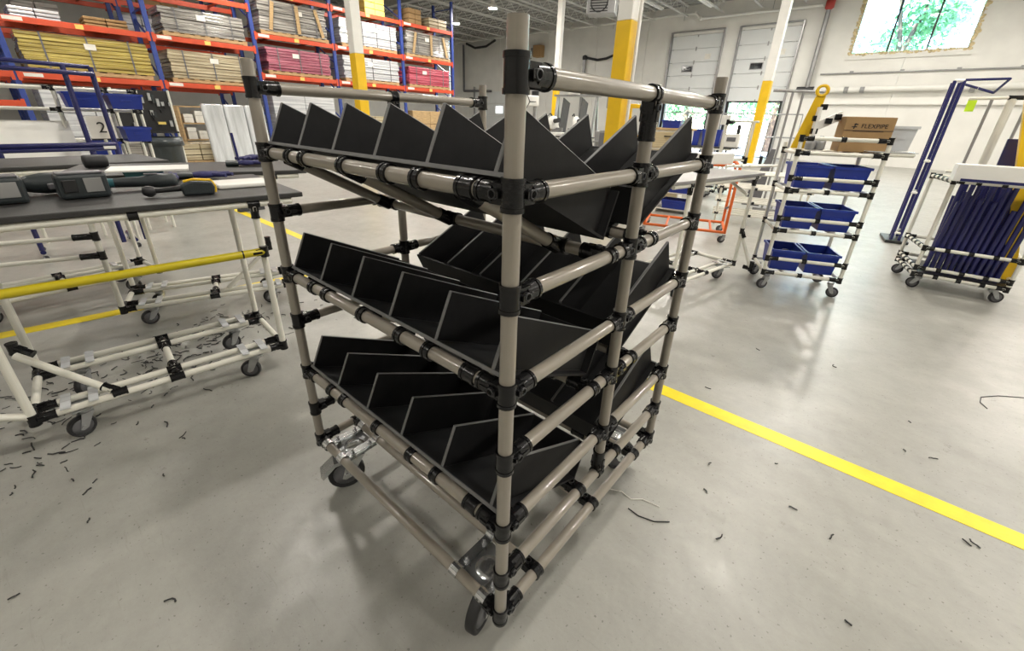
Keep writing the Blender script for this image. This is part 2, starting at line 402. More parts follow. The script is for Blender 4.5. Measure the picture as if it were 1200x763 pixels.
r = bpy.data.objects.new('window_1', None); COL.objects.link(r); r.location = (-.35, YB, 3.9); r['kind'] = 'structure'
W3 = 3.3/3; Hh = 2.05
for k in range(3):
    MB().box((-1.65+W3*(k+.5), .16, Hh/2), (W3-.05, .012, Hh-.1)).build('pane', 'glass', r)
for k in (1, 2): MB().box((-1.65+W3*k, .15, Hh/2), (.06, .09, Hh)).build('mullion', 'dark', r)
fr = MB(); fr.box((0, .15, .03), (3.3, .1, .06)); fr.box((0, .15, Hh-.03), (3.3, .1, .06)); fr.box((-1.62, .15, Hh/2), (.06, .1, Hh)); fr.box((1.62, .15, Hh/2), (.06, .1, Hh))
fr.build('frame', 'white', r)
fm = MB()
for (a, b) in (((-1.66, 0), (1.66, 0)), ((-1.66, 0), (-1.66, Hh)), ((1.66, 0), (1.66, Hh))):
    n = 46
    for i in range(n):
        t = (i+random.random()*.6)/n; px, pz = a[0]+(b[0]-a[0])*t, a[1]+(b[1]-a[1])*t
        q = random.uniform(.035, .085); fm.lathe([(.2*q, -q*.8), (q, -q*.3), (q, q*.4), (.25*q, q*.8)], 7, (px+random.uniform(-.03, .03), .02+random.uniform(-.03, .05), pz+random.uniform(-.03, .03)))
fm.build('spray_foam', 'foam', r)
MB().box((0, -.03, -.13), (3.5, .05, .1)).build('sill_patch', 'white', r)

# ------------------------------------------------------------ lamps
lamp0 = None
def lamp(x, y, z, k=1.0):
    global lamp0
    if lamp0 is None:
        lamp0 = thing('high_bay_lamp', 'round white high bay lamp hanging under the ceiling joists', 'lamp', (x, y, z), 0, 'high bay ceiling lamps')
        b = MB(); b.lathe([(.06, .30), (.08, .18), (.19, .08), (.21, 0), (.20, -.005)], 20); b.build('housing', 'white', lamp0)
        MB().lathe([(.05, -.012), (.17, -.008), (.18, 0), (.1, .004)], 20).build('lens', 'lens', lamp0)
        MB().tube((0, 0, .3), (0, 0, ZC-z), .01, 6).build('hanger', 'steel', lamp0); r = lamp0
    else:
        r = dup(lamp0, (x, y, z)); q = [c for c in r.children if c.type == 'LIGHT'][0]
        q.data = q.data.copy(); q.data.energy = LAMP_POWER*k; return
    ld = bpy.data.lights.new('lamp_light', 'AREA'); ld.shape = 'DISK'; ld.size = .4; ld.energy = LAMP_POWER*k; ld.color = (1, .945, .86)
    lo = bpy.data.objects.new('lamp_light', ld); COL.objects.link(lo); lo.location = (0, 0, -.03); lo.parent = r
for x in (-13.3, -9.3, -4.7, .1, 4.8):
    for y in (-3.5, 1.0, 5.0, 9.3, 14.0):
        k = {-3.5: .5, 1.0: .75, 5.0: .9, 9.3: 1.35, 14.0: 1.9}[y]
        if (x, y) == (.1, 1.0): lamp(1.1, 1.5, 5.25, .95)
        elif (x, y) not in ((-9.3, 14.0), (-9.3, 9.3)): lamp(x, y, 5.25, k)
lamp(-16.8, 15.2, 5.25, 2.2); lamp(-9.3, 10.8, 5.25, 1.8); lamp(-4.7, 18.0, 5.72, 1.5); lamp(.1, 18.0, 5.72, 1.3); lamp(4.8, 18.0, 5.72, 1.3)  # last three hang above the view, added to brighten the back wall

# ------------------------------------------------------------ outside
struct(MB().box((-4, 42, -.25), (70, 39, .3)).build('ground', 'asphalt'))
def tree(loc, h, rad, label, seed):
    rn = random.Random(seed); t = thing('tree', label, 'tree', loc, 0, 'trees outside the building')
    b = MB(); b.tube((0, 0, -.2), (0.1, 0, h*.5), .22, 10, .14); b.tube((.1, 0, h*.45), (.7, .2, h*.75), .12, 8, .05); b.tube((.1, 0, h*.45), (-.6, -.2, h*.7), .12, 8, .05)
    b.build('trunk', 'bark', t)
    c = MB(); blobs = [(rn.uniform(-1, 1)*rad*.7, rn.uniform(-1, 1)*rad*.6, h*.12+rn.random()*h*.78, rn.uniform(.35, .6)*rad) for _ in range(14)]
    for i in range(3600):
        bx, by, bz, br = blobs[i % 14]
        d = Vector((rn.gauss(0, 1), rn.gauss(0, 1), rn.gauss(0, 1))).normalized()*br*(rn.random()**.4)
        p = Vector((bx, by, bz))+d; s_ = rn.uniform(.10, .2)
        u = Vector((rn.gauss(0, 1), rn.gauss(0, 1), rn.gauss(0, 1))).normalized(); v = u.orthogonal().normalized()
        c.add([p-u*s_, p+v*s_*.5, p+u*s_, p-v*s_*.5], [(0, 1, 2, 3)])
    o = c.build('foliage', 'leaf', t); o['kind'] = 'stuff'
tree((-10.8, 30, -.1), 7.5, 2.6, 'leafy green tree seen through the door opening with the tall pallet jack', 1)
tree((-5.6, 30, -.1), 7.0, 2.5, 'leafy green tree standing outside the raised dock door next to the white column', 2)
tree((-.9, 30, -.1), 10.5, 2.4, 'tall leafy tree filling the middle of the high window', 3)
tree((4.2, 33.5, -.1), 11.0, 2.5, 'tall leafy tree at the side of the high window away from the dock doors', 4)
tree((-3.2, 38, -.1), 8.0, 2.6, 'paler leafy tree behind the others, lowest through the high window', 5)

# ------------------------------------------------------------ floor markings
def stripe(a, b, w, label):
    a = Vector((*a, 0)); b = Vector((*b, 0)); m_ = (a+b)/2; d = b-a
    o = MB().box((0, 0, .0008), (d.length, w, .0016)).build('floor_line', 'tape', None, (m_.x, m_.y, 0)); o.rotation_euler.z = math.atan2(d.y, d.x)
    return tag(o, label, 'floor line')
stripe((-12, 1.44), (7, 1.395), .085, 'long yellow floor tape line running behind the tall grey pipe cart')
stripe((-3.45, -2.6), (-3.02, 1.1), .10, 'worn yellow floor tape line crossing under the black topped workbenches')

# ------------------------------------------------------------ main cart
L, W = .865, .8174
H = [1.295, 1.1437, .985, .8046, .6506, .4664, .3168, .1825]
cart = thing('pipe_cart', 'tall taupe pipe cart with three tiers of black sloped divider trays on casters', 'cart', (-L/2, W/2, 0))
def V(x, y, z): return Vector((x+L/2, y-W/2, z))
for (x, y) in ((0, 0), (-L, 0), (-L, W), (0, W)):
    pipe(cart, V(x, y, .168), V(x, y, 1.357), 'taupe', name='post', n=28)
    lx = (-1, 0, 0) if x == 0 else (1, 0, 0); ly = (0, 1, 0) if y == 0 else (0, -1, 0)
    for i, h in enumerate(H):
        arms = [ly] if i in (0, 2, 4, 6) else [lx, ly]
        joint(cart, V(x, y, h), 'z', arms, True)
YM = .412
for x in (0, -L):
    pipe(cart, V(x, YM, H[6]+.012), V(x, YM, H[0]-.012), 'taupe', name='post', n=28)
    for i, h in enumerate(H):
        if i in (0, 6, 7):
            pipe(cart, V(x, .03, h), V(x, W-.03, h), 'taupe', n=28)
        else:
            pipe(cart, V(x, .03, h), V(x, YM-.03, h), 'taupe', n=28); pipe(cart, V(x, YM+.03, h), V(x, W-.03, h), 'taupe', n=28)
            joint(cart, V(x, YM, h), 'z', [(0, 1, 0), (0, -1, 0)], True, arm_len=.05)
    joint(cart, V(x, YM, H[0]), 'y', [(0, 0, -1)], True, col=.022, arm_len=.085)
    joint(cart, V(x, YM, H[6]), 'y', [(0, 0, 1)], True, col=.022, arm_len=.075)
    ix = -1 if x == 0 else 1
    for i in (2, 4, 6):
        for y in (.315, .518): joint(cart, V(x, y, H[i]), 'y', [(ix, 0, 0)], True, col=.022)
    for y in (.135, .412, .69): joint(cart, V(x, y, H[7]), 'y', [(ix, 0, 0)], True, col=.022)
for y in (0, W):
    iy = 1 if y == 0 else -1
    for i in (1, 3, 5, 7): pipe(cart, V(-L+.03, y, H[i]), V(-.03, y, H[i]), 'taupe', n=28)
    for i in (1, 3, 5):
        for x in (-.70, -.628, -.455, -.305, -.21, -.088): clip(cart, V(x, y, H[i]), 'x', .02 if x not in (-.088,) else .034)
        cy = .315 if y == 0 else .518
        for x in (-.775, -.485, -.125):
            a = V(x, y+iy*.028, H[i]-.014); b = V(x, cy-iy*.02, H[i+1]+.004); pipe(cart, a, b, 'taupe', name='support_pipe', n=20)
            d = (b-a).normalized(); a1 = a+d*.0; 
            MB().tube(b-d*.035, b+d*.012, .0172, 16).build('joint', 'joint', cart)
            MB().tube(a-d*.012, a+d*.03, .0172, 16).build('joint', 'joint', cart)
            clip(cart, V(x, cy, H[i+1]), 'x', .045, .0178)
    # base caster plates
    for x in (-.103, -.762):
        yc = .0675 if y == 0 else W-.0675
        cs = caster(cart, V(x, yc, .1655), (-75 if x > -.5 else -112) if y == 0 else (60 if x > -.5 else 140), .0625, .1655, brake=(x < -.5 and y == 0))
        MB().box((0, 0, 0), (.11, .112, .004)).build('mounting_plate', 'zincm', cart, V(x, yc, .1665))
        for sx in (-.048, .048):
            c = MB(); c.box((0, 0, .0), (.026, .105, .003)); c.box((0, -.03, -.008), (.026, .003, .018)); c.box((0, .03, -.008), (.026, .003, .018))
            for s_ in (-1, 1):
                for k in range(7):
                    a0 = math.pi*(k/7)*1.0; a1 = math.pi*((k+1)/7)*1.0
                    c.bar((0, s_*.0675+math.cos(a0)*.0165, math.sin(a0)*.0165-.003), (0, s_*.0675+math.cos(a1)*.0165, math.sin(a1)*.0165-.003), .026, .003, up=(0, s_*.001+math.cos((a0+a1)/2), math.sin((a0+a1)/2)))
            o = c.build('clamp', 'zinc', cart, V(x+sx, yc, H[7]+.004))
            for s_ in (-.033, .033): MB().tube((0, s_, 0), (0, s_, .016), .0045, 8).tube((0, s_, .0), (0, s_, .006), .008, 6).build('bolt', 'zinc', o)
        MB().lathe([(.004, .007), (.018, .006), (.03, .003), (.034, 0)], 20).build('swivel_cap', 'zinc', cart, V(x, yc, .1685))
for i in (2, 4, 6):
    for y in (.315, .518): pipe(cart, V(-L+.03, y, H[i]), V(-.03, y, H[i]), 'taupe', n=24)
for y in (.135, .412, .69): pipe(cart, V(-L+.03, y, H[7]), V(-.03, y, H[7]), 'taupe', n=24)
ang = math.atan2(.148, .315); TL = .348; TH_ = .105
for i in (1, 3, 5):
    for side in (1, -1):
        e1 = Vector((0, math.cos(ang)*side, -math.sin(ang))); e2 = Vector((0, math.sin(ang)*side, math.cos(ang)))
        o0 = V(-L/2, .008 if side == 1 else W-.008, H[i]+.022)
        def sheet(c, d):   # box with extents (x, along slope, normal)
            return MB().box(c, d, Matrix((Vector((1, 0, 0)), e1, e2)).transposed())
        tr = sheet(e1*TL/2, (.822, TL, .006)).build('tray', 'tray', cart, o0)
        sheet(e1*TL+e2*.05, (.822, .006, TH_)).build('back_panel', 'tray', tr)
        sheet(e1*(-.002)+e2*.001, (.822, .004, .007)).build('front_edge', 'edge', tr)
        for k in range(6):
            xx = (-.043-.1585*k)+L/2
            xx = max(min(xx, .408), -.408)
            dv = sheet(e1*(TL/2-.003)+e2*(.003+TH_/2), (.0085, TL-.002, TH_)); d_ = dv.build('divider', ['tray', 'edge'], tr, (xx, 0, 0))
            bv = d_.modifiers.new('bevel', 'BEVEL'); bv.width = .0018; bv.segments = 1; bv.limit_method = 'ANGLE'; bv.material = 1  # bevel takes the lighter edge colour as a painted highlight line
            for pl in d_.data.polygons: pl.material_index = 0 if abs(pl.normal.x) > .5 else 1

# ------------------------------------------------------------ pipe benches
def bench(name, label, loc, rz, Lx, D, xl, xr, h=.9, pm='ivory', rails=(), nocast=False, top='mattop', rear=None, zb=.15, group=None):
    t = thing(name, label, 'workbench', (loc[0], loc[1], 0), rz, group)
    MB().box((-Lx/2, D/2, h-.011), (Lx, D, .022)).build('tabletop', top, t, bevel=.004)
    zr = h-.037; y1 = rear or D*.62
    pipe(t, (-Lx+.03, .02, zr), (-.05, .02, zr), pm, name='front_rail'); pipe(t, (-Lx+.03, D-.03, zr), (-.05, D-.03, zr), pm, name='back_rail')
    for x in (xl, xr):
        pipe(t, (x, .05, zr), (x, D-.05, zr), pm, name='cross_rail')
        for y in (.02, y1):
            pipe(t, (x, y, zb+.01), (x, y, zr), pm, name='leg')
            joint(t, (x, y, zr), 'x', [(0, 0, -1)]); joint(t, (x, y, zb), 'z', [(1, 0, 0) if x == xl else (-1, 0, 0), (0, 1, 0) if y == .02 else (0, -1, 0)])
    for y in (.02, y1):
        s_ = 1 if y == .02 else -1
        pipe(t, (xl+.03, y, zb), (xr-.03, y, zb), pm, name='base_rail'); pipe(t, (xl+.03, y+s_*.085, zb), (xr-.03, y+s_*.085, zb), pm, name='base_rail')
        for x, dx in ((xl, 1), (xr, -1)): joint(t, (x, y+s_*.085, zb), 'y', [(dx, 0, 0)], col=.03)
        xm = (xl+xr)/2
        for yy in (y, y+s_*.085): joint(t, (xm, yy, zb), 'x', [(0, s_, 0)], col=.05)
        for x, a in ((xl+.13, 200), (xr-.13, 150)):
            c = caster(t, (x, y+s_*.0425, zb-.02), a+(40 if y > .1 else 0), .045, zb-.02, big=False, w=.026)
            MB().box((0, 0, .004), (.10, .10, .004)).build('mounting_plate', 'zincm', c)
            for sx in (-.04, .04): MB().box((0, 0, 0), (.03, .125, .004)).build('clamp', 'film', t, (x+sx, y+s_*.0425, zb+.017))
    for x in (xl, xr): pipe(t, (x, .05, zb), (x, y1-.03, zb), pm, name='base_rail')
    pipe(t, ((xl+xr)/2, .05, zb+.0), ((xl+xr)/2, y1-.03, zb), pm, name='base_rail')
    for (z, yy, m, a, b) in rails:
        pipe(t, (a, yy, z), (b, yy, z), m, .017 if m == 'ytube' else .012, 'side_rail')
        joint(t, (b, yy, z), 'z', [(-1, 0, 0)], arm_len=.09)
    return t
t1 = bench('workbench', 'black topped white pipe workbench with a yellow tube along its front', (-1.66, .42), 85, 2.1, .79, -1.09, -.21,
           rails=[(.65, .0, 'ytube', -2.0, -.21)])
pipe(t1, (-1.09, .22, .34), (-.86, .03, .17), 'ivory', name='brace'); joint(t1, (-.84, .02, .16), 'x', [(-.77, .6, .5)]); joint(t1, (-1.09, .25, .36), 'z', [(.7, -.5, -.5)])
pipe(t1, (-1.35, .0, .30), (-1.09, .02, .165), 'ivory', name='brace'); joint(t1, (-1.38, .0, .31), 'x', [(.8, 0, -.5)])
clip(t1, (-.62, .02, .863), 'x', .03, .019)
t2 = bench('workbench', 'black topped white pipe workbench with thin rails, behind the tool covered one', (-2.48, .82), 73, 1.22, .66, -1.12, -.2,
           rails=[(.58, .02, 'ivory', -1.95, -1.12), (.47, .02, 'ivory', -1.95, -1.12)], zb=.13)
joint(t2, (-.3, .02, .42), 'z', [(0, 0, 1), (-.7, 0, -.7)]); pipe(t2, (-.34, .02, .38), (-.58, .02, .17), 'ivory', name='brace')
t3 = bench('workbench', 'black topped workbench farthest back, beside the white pipe rack', (-3.53, .32), 96, 1.9, .66, -1.2, -.25, zb=.13)
t4 = bench('workbench', 'grey topped white pipe workbench behind the cart, beside the blue bin cart', (-.37, 3.66), 79, 1.35, .75, -1.1, -.12, zb=.13, top=mat('grey_top', (.30, .29, .28), .35, 0, .08, 6))
pipe(t4, (-.12, .05, .72), (-.12, .3, .86), 'ivory', name='brace')
pipe(t4, (-.12, -.12, .13), (-.12, .02, .4), 'ivory', name='brace'); joint(t4, (-.12, .02, .42), 'z', [(0, -.5, -.86)]); joint(t4, (-.12, -.13, .12), 'z', [(0, 0, 1), (0, 1, 0)])

# ------------------------------------------------------------ tools on the bench
def drill(loc, rz, label, m='tool'):
    t = thing('cordless_drill', label, 'power tool', loc, rz, 'cordless tools on the workbench')
    b = MB(); b.lathe([(.012, 0), (.027, .004), (.033, .02), (.034, .09), (.028, .12), (.022, .14), (.010, .142)], 18); o = b.build('motor_housing', m, t, (0, 0, .037)); o.rotation_euler = (0, math.pi/2, 0)
    c = MB(); c.lathe([(.020, 0), (.021, .03), (.016, .05), (.008, .055), (.004, .056)], 14); o = c.build('chuck', 'dark', t, (.142, 0, .037)); o.rotation_euler = (0, math.pi/2, 0)
    MB().bar((.05, .02, .03), (.02, .115, .03), .042, .034).build('handle', m, t, bevel=.008)
    p = MB().bar((.012, .10, .040), (.012, .175, .040), .125, .078).build('battery', 'tool', t, bevel=.01)
    MB().box((-.012, .1765, .043), (.045, .003, .045)).build('battery_label', 'steel', p, bevel=.001); MB().box((.045, .178, .043), (.035, .008, .04)).build('latch', 'dark', p, bevel=.003)
    MB().box((.012, .14, .081), (.11, .06, .006)).build('battery_top', 'grey', p, bevel=.002); t.scale = (1.2,)*3
    MB().box((.075, .04, .03), (.02, .016, .02)).build('trigger', 'grey', t, bevel=.004)
    return t
drill((-2.20, -.50, .901), -88, 'bulky black cordless drill lying on the bench with its battery towards the aisle')
drill((-2.20, -.27, .901), -88, 'black cordless drill in front of the roll, battery showing a pale sticker')
t = thing('grinder', 'slim black and teal cordless angle tool lying along the bench', 'power tool', (-2.13, -.07, .901), 80)
b = MB(); b.lathe([(.012, 0), (.02, .01), (.023, .10), (.031, .16), (.033, .215), (.024, .23), (.01, .231)], 16); o = b.build('body', 'tool', t, (-.11, 0, .034)); o.rotation_euler = (0, math.pi/2, 0)
MB().tube((-.13, 0, .034), (-.10, 0, .034), .020, 14).build('collar', 'teal', t); MB().tube((-.145, 0, .034), (-.145, 0, .004), .017, 14).build('head', 'dark', t); MB().box((.03, 0, .066), (.05, .016, .006)).build('switch', 'grey', t, bevel=.002)
t = thing('hand_cutter', 'black and yellow cased cutter with a round ended handle', 'hand tool', (-1.85, .06, .901), 78)
MB().prism([(-.055, 0), (.055, 0), (.062, .03), (.055, .055), (-.02, .06), (-.06, .045)], -.022, .022).build('case', 'tool', t, bevel=.008)
MB().path([(-.045, 0, .056), (-.01, 0, .0635), (.053, 0, .058), (.064, 0, .03), (.060, 0, .006)], .006, 8).build('yellow_rim', 'yellow', t)
MB().tube((-.05, 0, .03), (-.15, 0, .024), .012, 10, .010).build('handle', 'dark', t); MB().lathe([(.008, -.022), (.022, -.012), (.024, 0), (.02, .016), (.008, .022)], 14).build('knob', 'dark', t, (-.165, 0, .024))
o = MB().box((0, 0, .011), (.24, .19, .02)).build('cutting_board', 'plastic', None, (-2.02, .29, .900), bevel=.006); o.rotation_euler.z = math.radians(85); tag(o, 'thick white plastic board lying on the bench near the cart post', 'board')
o = MB().box((0, 0, .004), (.34, .24, .008)).build('plastic_sheet', 'plastic', None, (-2.64, .05, .9355)); 
o.rotation_euler.z = math.radians(76); tag(o, 'thin white sheet lying across a teal box at the bench edge', 'sheet')
o = MB().prism([(-.075, 0), (.075, 0), (.085, .034), (-.085, .034)], -.06, .06).build('tool_case', 'teal', None, (-2.62, .02, .900), bevel=.004); o.rotation_euler.z = math.radians(76); tag(o, 'small teal box under the white sheet on the bench', 'box')
o = MB().lathe([(.012, -.055), (.034, -.052), (.037, -.04), (.037, .04), (.034, .052), (.012, .055)], 18).build('black_roll', 'rubber', None, (-3.2, -.10, .938)); o.rotation_euler = (math.pi/2, 0, math.radians(6)); tag(o, 'short black roll lying on its side on a bench', 'roll')
def glove(loc, rz, label):
    t = thing('work_glove', label, 'glove', loc, rz, 'work gloves on the benches')
    b = MB(); b.lathe([(.006, -.006), (.045, 0), (.05, .012), (.042, .024), (.012, .030)], 14); o = b.build('palm', 'glove', t); o.scale = (1.2, .9, 1)
    for k, (a, l) in enumerate(((-26, .075), (-8, .088), (9, .085), (25, .07))):
        d = Vector((math.cos(math.radians(a)), math.sin(math.radians(a)), 0)); MB().tube(Vector((.02, 0, .013))+d*.02, Vector((.02, 0, .012+.004*(k % 2)))+d*(.03+l), .0125, 10, .009).build('finger', 'glove', t)
    MB().tube((0, .03, .014), (.04, .085, .012), .013, 10, .009).build('thumb', 'glove', t); MB().tube((-.04, 0, .014), (-.11, 0, .016), .036, 14, .038).build('cuff', 'tool', t).scale = (1, 1, .5)
glove((-2.36, .22, .911), 60, 'purple blue work glove lying flat on the bench beside the white board')
glove((-2.33, .06, .911), 170, 'purple blue work glove half behind the slim angle tool')
glove((-2.88, .60, .911), 70, 'purple blue work glove on the back bench by the tall cart post')
glove((-2.97, .68, .935), -50, 'dark work glove lying on top of another glove on the back bench')

# ------------------------------------------------------------ shavings and scraps on the floor
sh = MB()
rn = random.Random(3)
for i in range(330):
    cx, cy = (rn.gauss(-2.35, .2), rn.gauss(.0, .32)) if i % 3 else (rn.gauss(-2.1, .25), rn.gauss(-.6, .2))
    if i % 11 == 0: cx, cy = rn.uniform(-2.3, -1.6), rn.uniform(-.85, -.6)
    a = rn.uniform(0, 6.28); p = Vector((cx, cy, .0035)); l = rn.uniform(.006, .02); pts = [p]
    for k in range(3):
        a += rn.uniform(-.8, .8); p = p+Vector((math.cos(a)*l, math.sin(a)*l, rn.uniform(-.0005, .001))); pts.append(p)
    sh.path(pts, rn.uniform(.0014, .0028), 5)
o = sh.build('plastic_shavings', 'rubber'); tag(o, 'dark shavings strewn on the floor under the workbenches', 'shavings', kind='stuff')
SCR = [(-0.005, 1.587), (0.189, 1.056), (0.32, 0.747), (0.093, 2.229), (0.225, 0.89), (0.49, 2.316), (0.78, 1.705), (0.799, 1.971), (0.862, 1.714), (0.392, 1.237), (0.594, 0.974), (0.466, 1.029), (0.672, 0.696), (0.951, 1.262), (0.973, 1.272), (-1.314, -0.403), (-1.458, -0.567), (-1.524, -0.628), (-1.589, -0.769), (-1.088, -0.771), (-0.749, -0.496), (-1.473, -0.298), (-1.264, -0.61)]
for i, (x, y) in enumerate(SCR):
    b = MB(); a = rn.uniform(0, 6.28); p = Vector((0, 0, .0035)); pts = [p]; n = 2+i % 3; l = rn.uniform(.005, .010)*(1.6 if i in (0, 3, 5) else 1)
    for k in range(n):
        a += rn.uniform(-.9, .9); p = p+Vector((math.cos(a)*l, math.sin(a)*l, .0004)); pts.append(p)
    o = b.path(pts, .0022, 6).build('plastic_scrap', 'rubber', None, (x, y, 0))
    far = x > -.3
    tag(o, 'tiny curled black scrap lying on the open floor '+('by the yellow line' if far else 'in front of the tool bench'), 'scrap', 'black scraps by the yellow line' if far else 'black scraps before the tool bench')
b = MB(); b.path([(-.08, .0, .003), (-.04, .02, .003), (.0, .012, .003), (.03, .04, .003), (.09, .05, .003)], .0016, 6); tag(b.build('loose_thread', 'lab', None, (.03, .66, 0)), 'pale thread lying on the floor beside the cart base', 'thread')
b = MB(); b.path([(-.07, -.01, .003), (-.03, -.015, .003), (.02, .0, .003), (.06, .035, .003)], .002, 6); tag(b.build('twisted_string', 'rubber', None, (.11, .64, 0)), 'short twisted dark cord lying on the floor beside the cart base', 'cord')
b = MB(); b.path([(.0, .0, .002), (-.02, .05, .002), (-.01, .12, .002), (.06, .2, .002), (.2, .3, .002)], .0022, 6); tag(b.build('loose_wire', 'dark', None, (1.10, 2.38, 0)), 'thin dark curved wire lying on the bare floor before the pipe storage cart', 'wire')

# ------------------------------------------------------------ blue bins and the bin cart
_bm = {}
def bin_meshes(w, d, h, m='blue'):
    k = (w, d, h, m)
    if k not in _bm:
        t = .88; th = .006
        def shell(a, b, z0, z1, ia, ib):
            return a
        v = []; 
        def rect(w_, d_, z): return [(-w_/2, -d_/2, z), (w_/2, -d_/2, z), (w_/2, d_/2, z), (-w_/2, d_/2, z)]
        v = rect(w*t, d*t, 0)+rect(w, d, h)+rect(w-2*th, d-2*th, h)+rect(w*t-2*th, d*t-2*th, th)
        f = [(3, 2, 1, 0)]
        for q in range(3):
            for i in range(4): f.append((q*4+i, q*4+(i+1) % 4, q*4+4+(i+1) % 4, q*4+4+i))
        f.append((12, 13, 14, 15)); b = MB(); b.add(v, f)
        r = MB()
        for (c, s_) in (((0, -d/2, h-.009), (w+.018, .014, .018)), ((0, d/2, h-.009), (w+.018, .014, .018)), ((-w/2, 0, h-.009), (.014, d+.018, .018)), ((w/2, 0, h-.009), (.014, d+.018, .018))): r.box(c, s_)
        g = MB().box((0, -d*t/2-.010, h*.55), (w*.34, .012, .02))
        _bm[k] = (b.mesh('bin_body', m), r.mesh('rim', m), g.mesh('grip', m))
    return _bm[k]
def storage_bin(loc, rz, w, d, h, label, group, m='blue', tilt=0):
    t = thing('storage_bin', label, 'bin', loc, 0, group); t.rotation_euler = (math.radians(tilt), 0, math.radians(rz))
    for nm, me in zip(('body', 'rim', 'grip'), bin_meshes(w, d, h, m)):
        o = bpy.data.objects.new(nm, me); COL.objects.link(o); o.parent = t
    return t
RZ1 = 21.8
bc = thing('bin_cart', 'white pipe cart with three shelves of blue bins', 'cart', (-.15, 3.41, 0), RZ1)
BW, BD = .54, .43
for (x, y, zt) in ((0, 0, 1.20), (BW, 0, 1.20), (0, BD, 1.14), (BW, BD, 1.14)):
    pipe(bc, (x, y, .13), (x, y, zt), 'ivory', name='post')
    caster(bc, (x+(.04 if x == 0 else -.04), y+(.03 if y == 0 else -.03), .125), 200 if x == 0 else -20, .042, .125, big=False, w=.026)
for (zl, zh) in ((.15, .27), (.50, .595), (.81, .90), (1.08, 1.18)):
    for z in (zl, zh):
        pipe(bc, (0, 0, z), (BW, 0, z), 'ivory', name='front_rail')
        for x, d in ((0, 1), (BW, -1)): joint(bc, (x, 0, z), 'z', [(d, 0, 0)], arm_len=.075)
        if z != 1.08: clip(bc, (BW*.48, 0, z), 'x', .03)
    zb_ = zl-.0
    for x in (0, BW):
        pipe(bc, (x, 0, zb_), (x, BD, zb_), 'ivory', name='side_rail'); joint(bc, (x, BD, zb_), 'z', [(0, -1, 0)])
    pipe(bc, (0, BD, zb_), (BW, BD, zb_), 'ivory', name='back_rail')
    for x in (.15, .4): pipe(bc, (x, 0, zb_+.0), (x, BD, zb_), 'ivory', name='shelf_pipe')
def onbc(x, y): a = math.radians(RZ1); return (-.15+x*math.cos(a)-y*math.sin(a), 3.41+x*math.sin(a)+y*math.cos(a))
for s_, (z, nm) in enumerate(((.15, 'bottom shelf'), (.50, 'middle shelf'), (.81, 'upper shelf'))):
    for k, x in enumerate((.145, .395)):
        storage_bin((*onbc(x, .20), z+.016), RZ1, .222, .32, .17, ['blue bin on the %s of the bin cart, grey bench side', 'blue bin on the %s of the bin cart, storage cart side'][k] % nm, 'blue bins on the white cart')
        pp = thing('parts_pile', ['small black fittings heaped in the blue bin, %s, inner side', 'small black fittings heaped in the blue bin, %s, outer side'][k] % nm, 'parts', (*onbc(x, .20), z+.03), RZ1, 'fittings in the blue bins'); 
        q = MB(); 
        for i in range(16):
            d = Vector((rn.uniform(-1, 1), rn.uniform(-1, 1), rn.uniform(-.3, .3))).normalized(); c = Vector((rn.uniform(-.07, .07), rn.uniform(-.11, .11), rn.uniform(.03, .10))); q.tube(c-d*.022, c+d*.022, .014, 8)
        o = q.build('fittings', 'dark', pp); o['kind'] = 'stuff'
def carton(loc, rz, w, d, h, label, group=None, txt=False, m='carton'):
    t = thing('carton', label, 'box', loc, rz, group)
    MB().box((0, 0, h/2), (w, d, h)).build('body', m, t, bevel=.004)
    MB().box((0, 0, h+.0012), (w*.999, .05, .0016)).build('tape', mat('tape_brown', (.45, .33, .2), .3) if 'tape_brown' not in bpy.data.materials else bpy.data.materials['tape_brown'], t)
    MB().box((0, -d/2-.001, h*.62), (w, .0015, .004)).build('flap_seam', 'bark', t)
    if txt:
        o = text_mesh('FLEXPIPE', h*.17, 'print', 'ink', t, (w*.10, -d/2-.002, h*.74), (math.pi/2, 0, 0))
        l = MB()
        l.bar((-w*.32, -d/2-.002, h*.79), (-w*.24, -d/2-.002, h*.79), .001, h*.03); l.bar((-w*.33, -d/2-.002, h*.72), (-w*.25, -d/2-.002, h*.72), .001, h*.03)
        l.bar((-w*.31, -d/2-.002, h*.66), (-w*.29, -d/2-.002, h*.82), .001, h*.03); l.bar((-w*.36, -d/2-.002, h*.72), (-w*.33, -d/2-.002, h*.72), .001, h*.02); l.build('logo', 'ink', t)
        MB().box((0, -d/2-.0015, h*.60), (w*.62, .001, .003)).build('print_line', 'ink', t)
    return t
carton((*onbc(.45, .27), 1.095), RZ1-3, .30, .2, .24, 'brown cardboard carton with black print on top of the bin cart', None, True)
def clear_bin(loc, rz, label): 
    t = storage_bin(loc, rz, .17, .28, .17, label, None, 'film'); return t
clear_bin((*onbc(.70, .42), 1.113), RZ1, 'translucent plastic bin standing beside the carton on the bin cart')
pipe(bc, (BW, .1, 1.09), (BW+.2, .1, 1.09), 'ivory', name='arm'); pipe(bc, (BW, .5, 1.09), (BW+.2, .5, 1.09), 'ivory', name='arm'); pipe(bc, (BW+.2, .1, 1.09), (BW+.2, .5, 1.09), 'steel', .01, name='arm'); pipe(bc, (BW, .1, 1.09), (BW, .52, 1.09), 'ivory', name='arm')
MB().box((BW+.07, .3, 1.107), (.30, .42, .006)).build('shelf_sheet', 'film', bc)
t = thing('lever_arm', 'yellow flat steel arm with a round eye leaning up from the bin cart', 'steel arm', (*onbc(.10, .36), 1.098), RZ1-4)
MB().prism([(-.075, 0), (.03, 0), (.065, .38), (.0, .38)], -.008, .008).build('plate', 'yellow', t, bevel=.003)
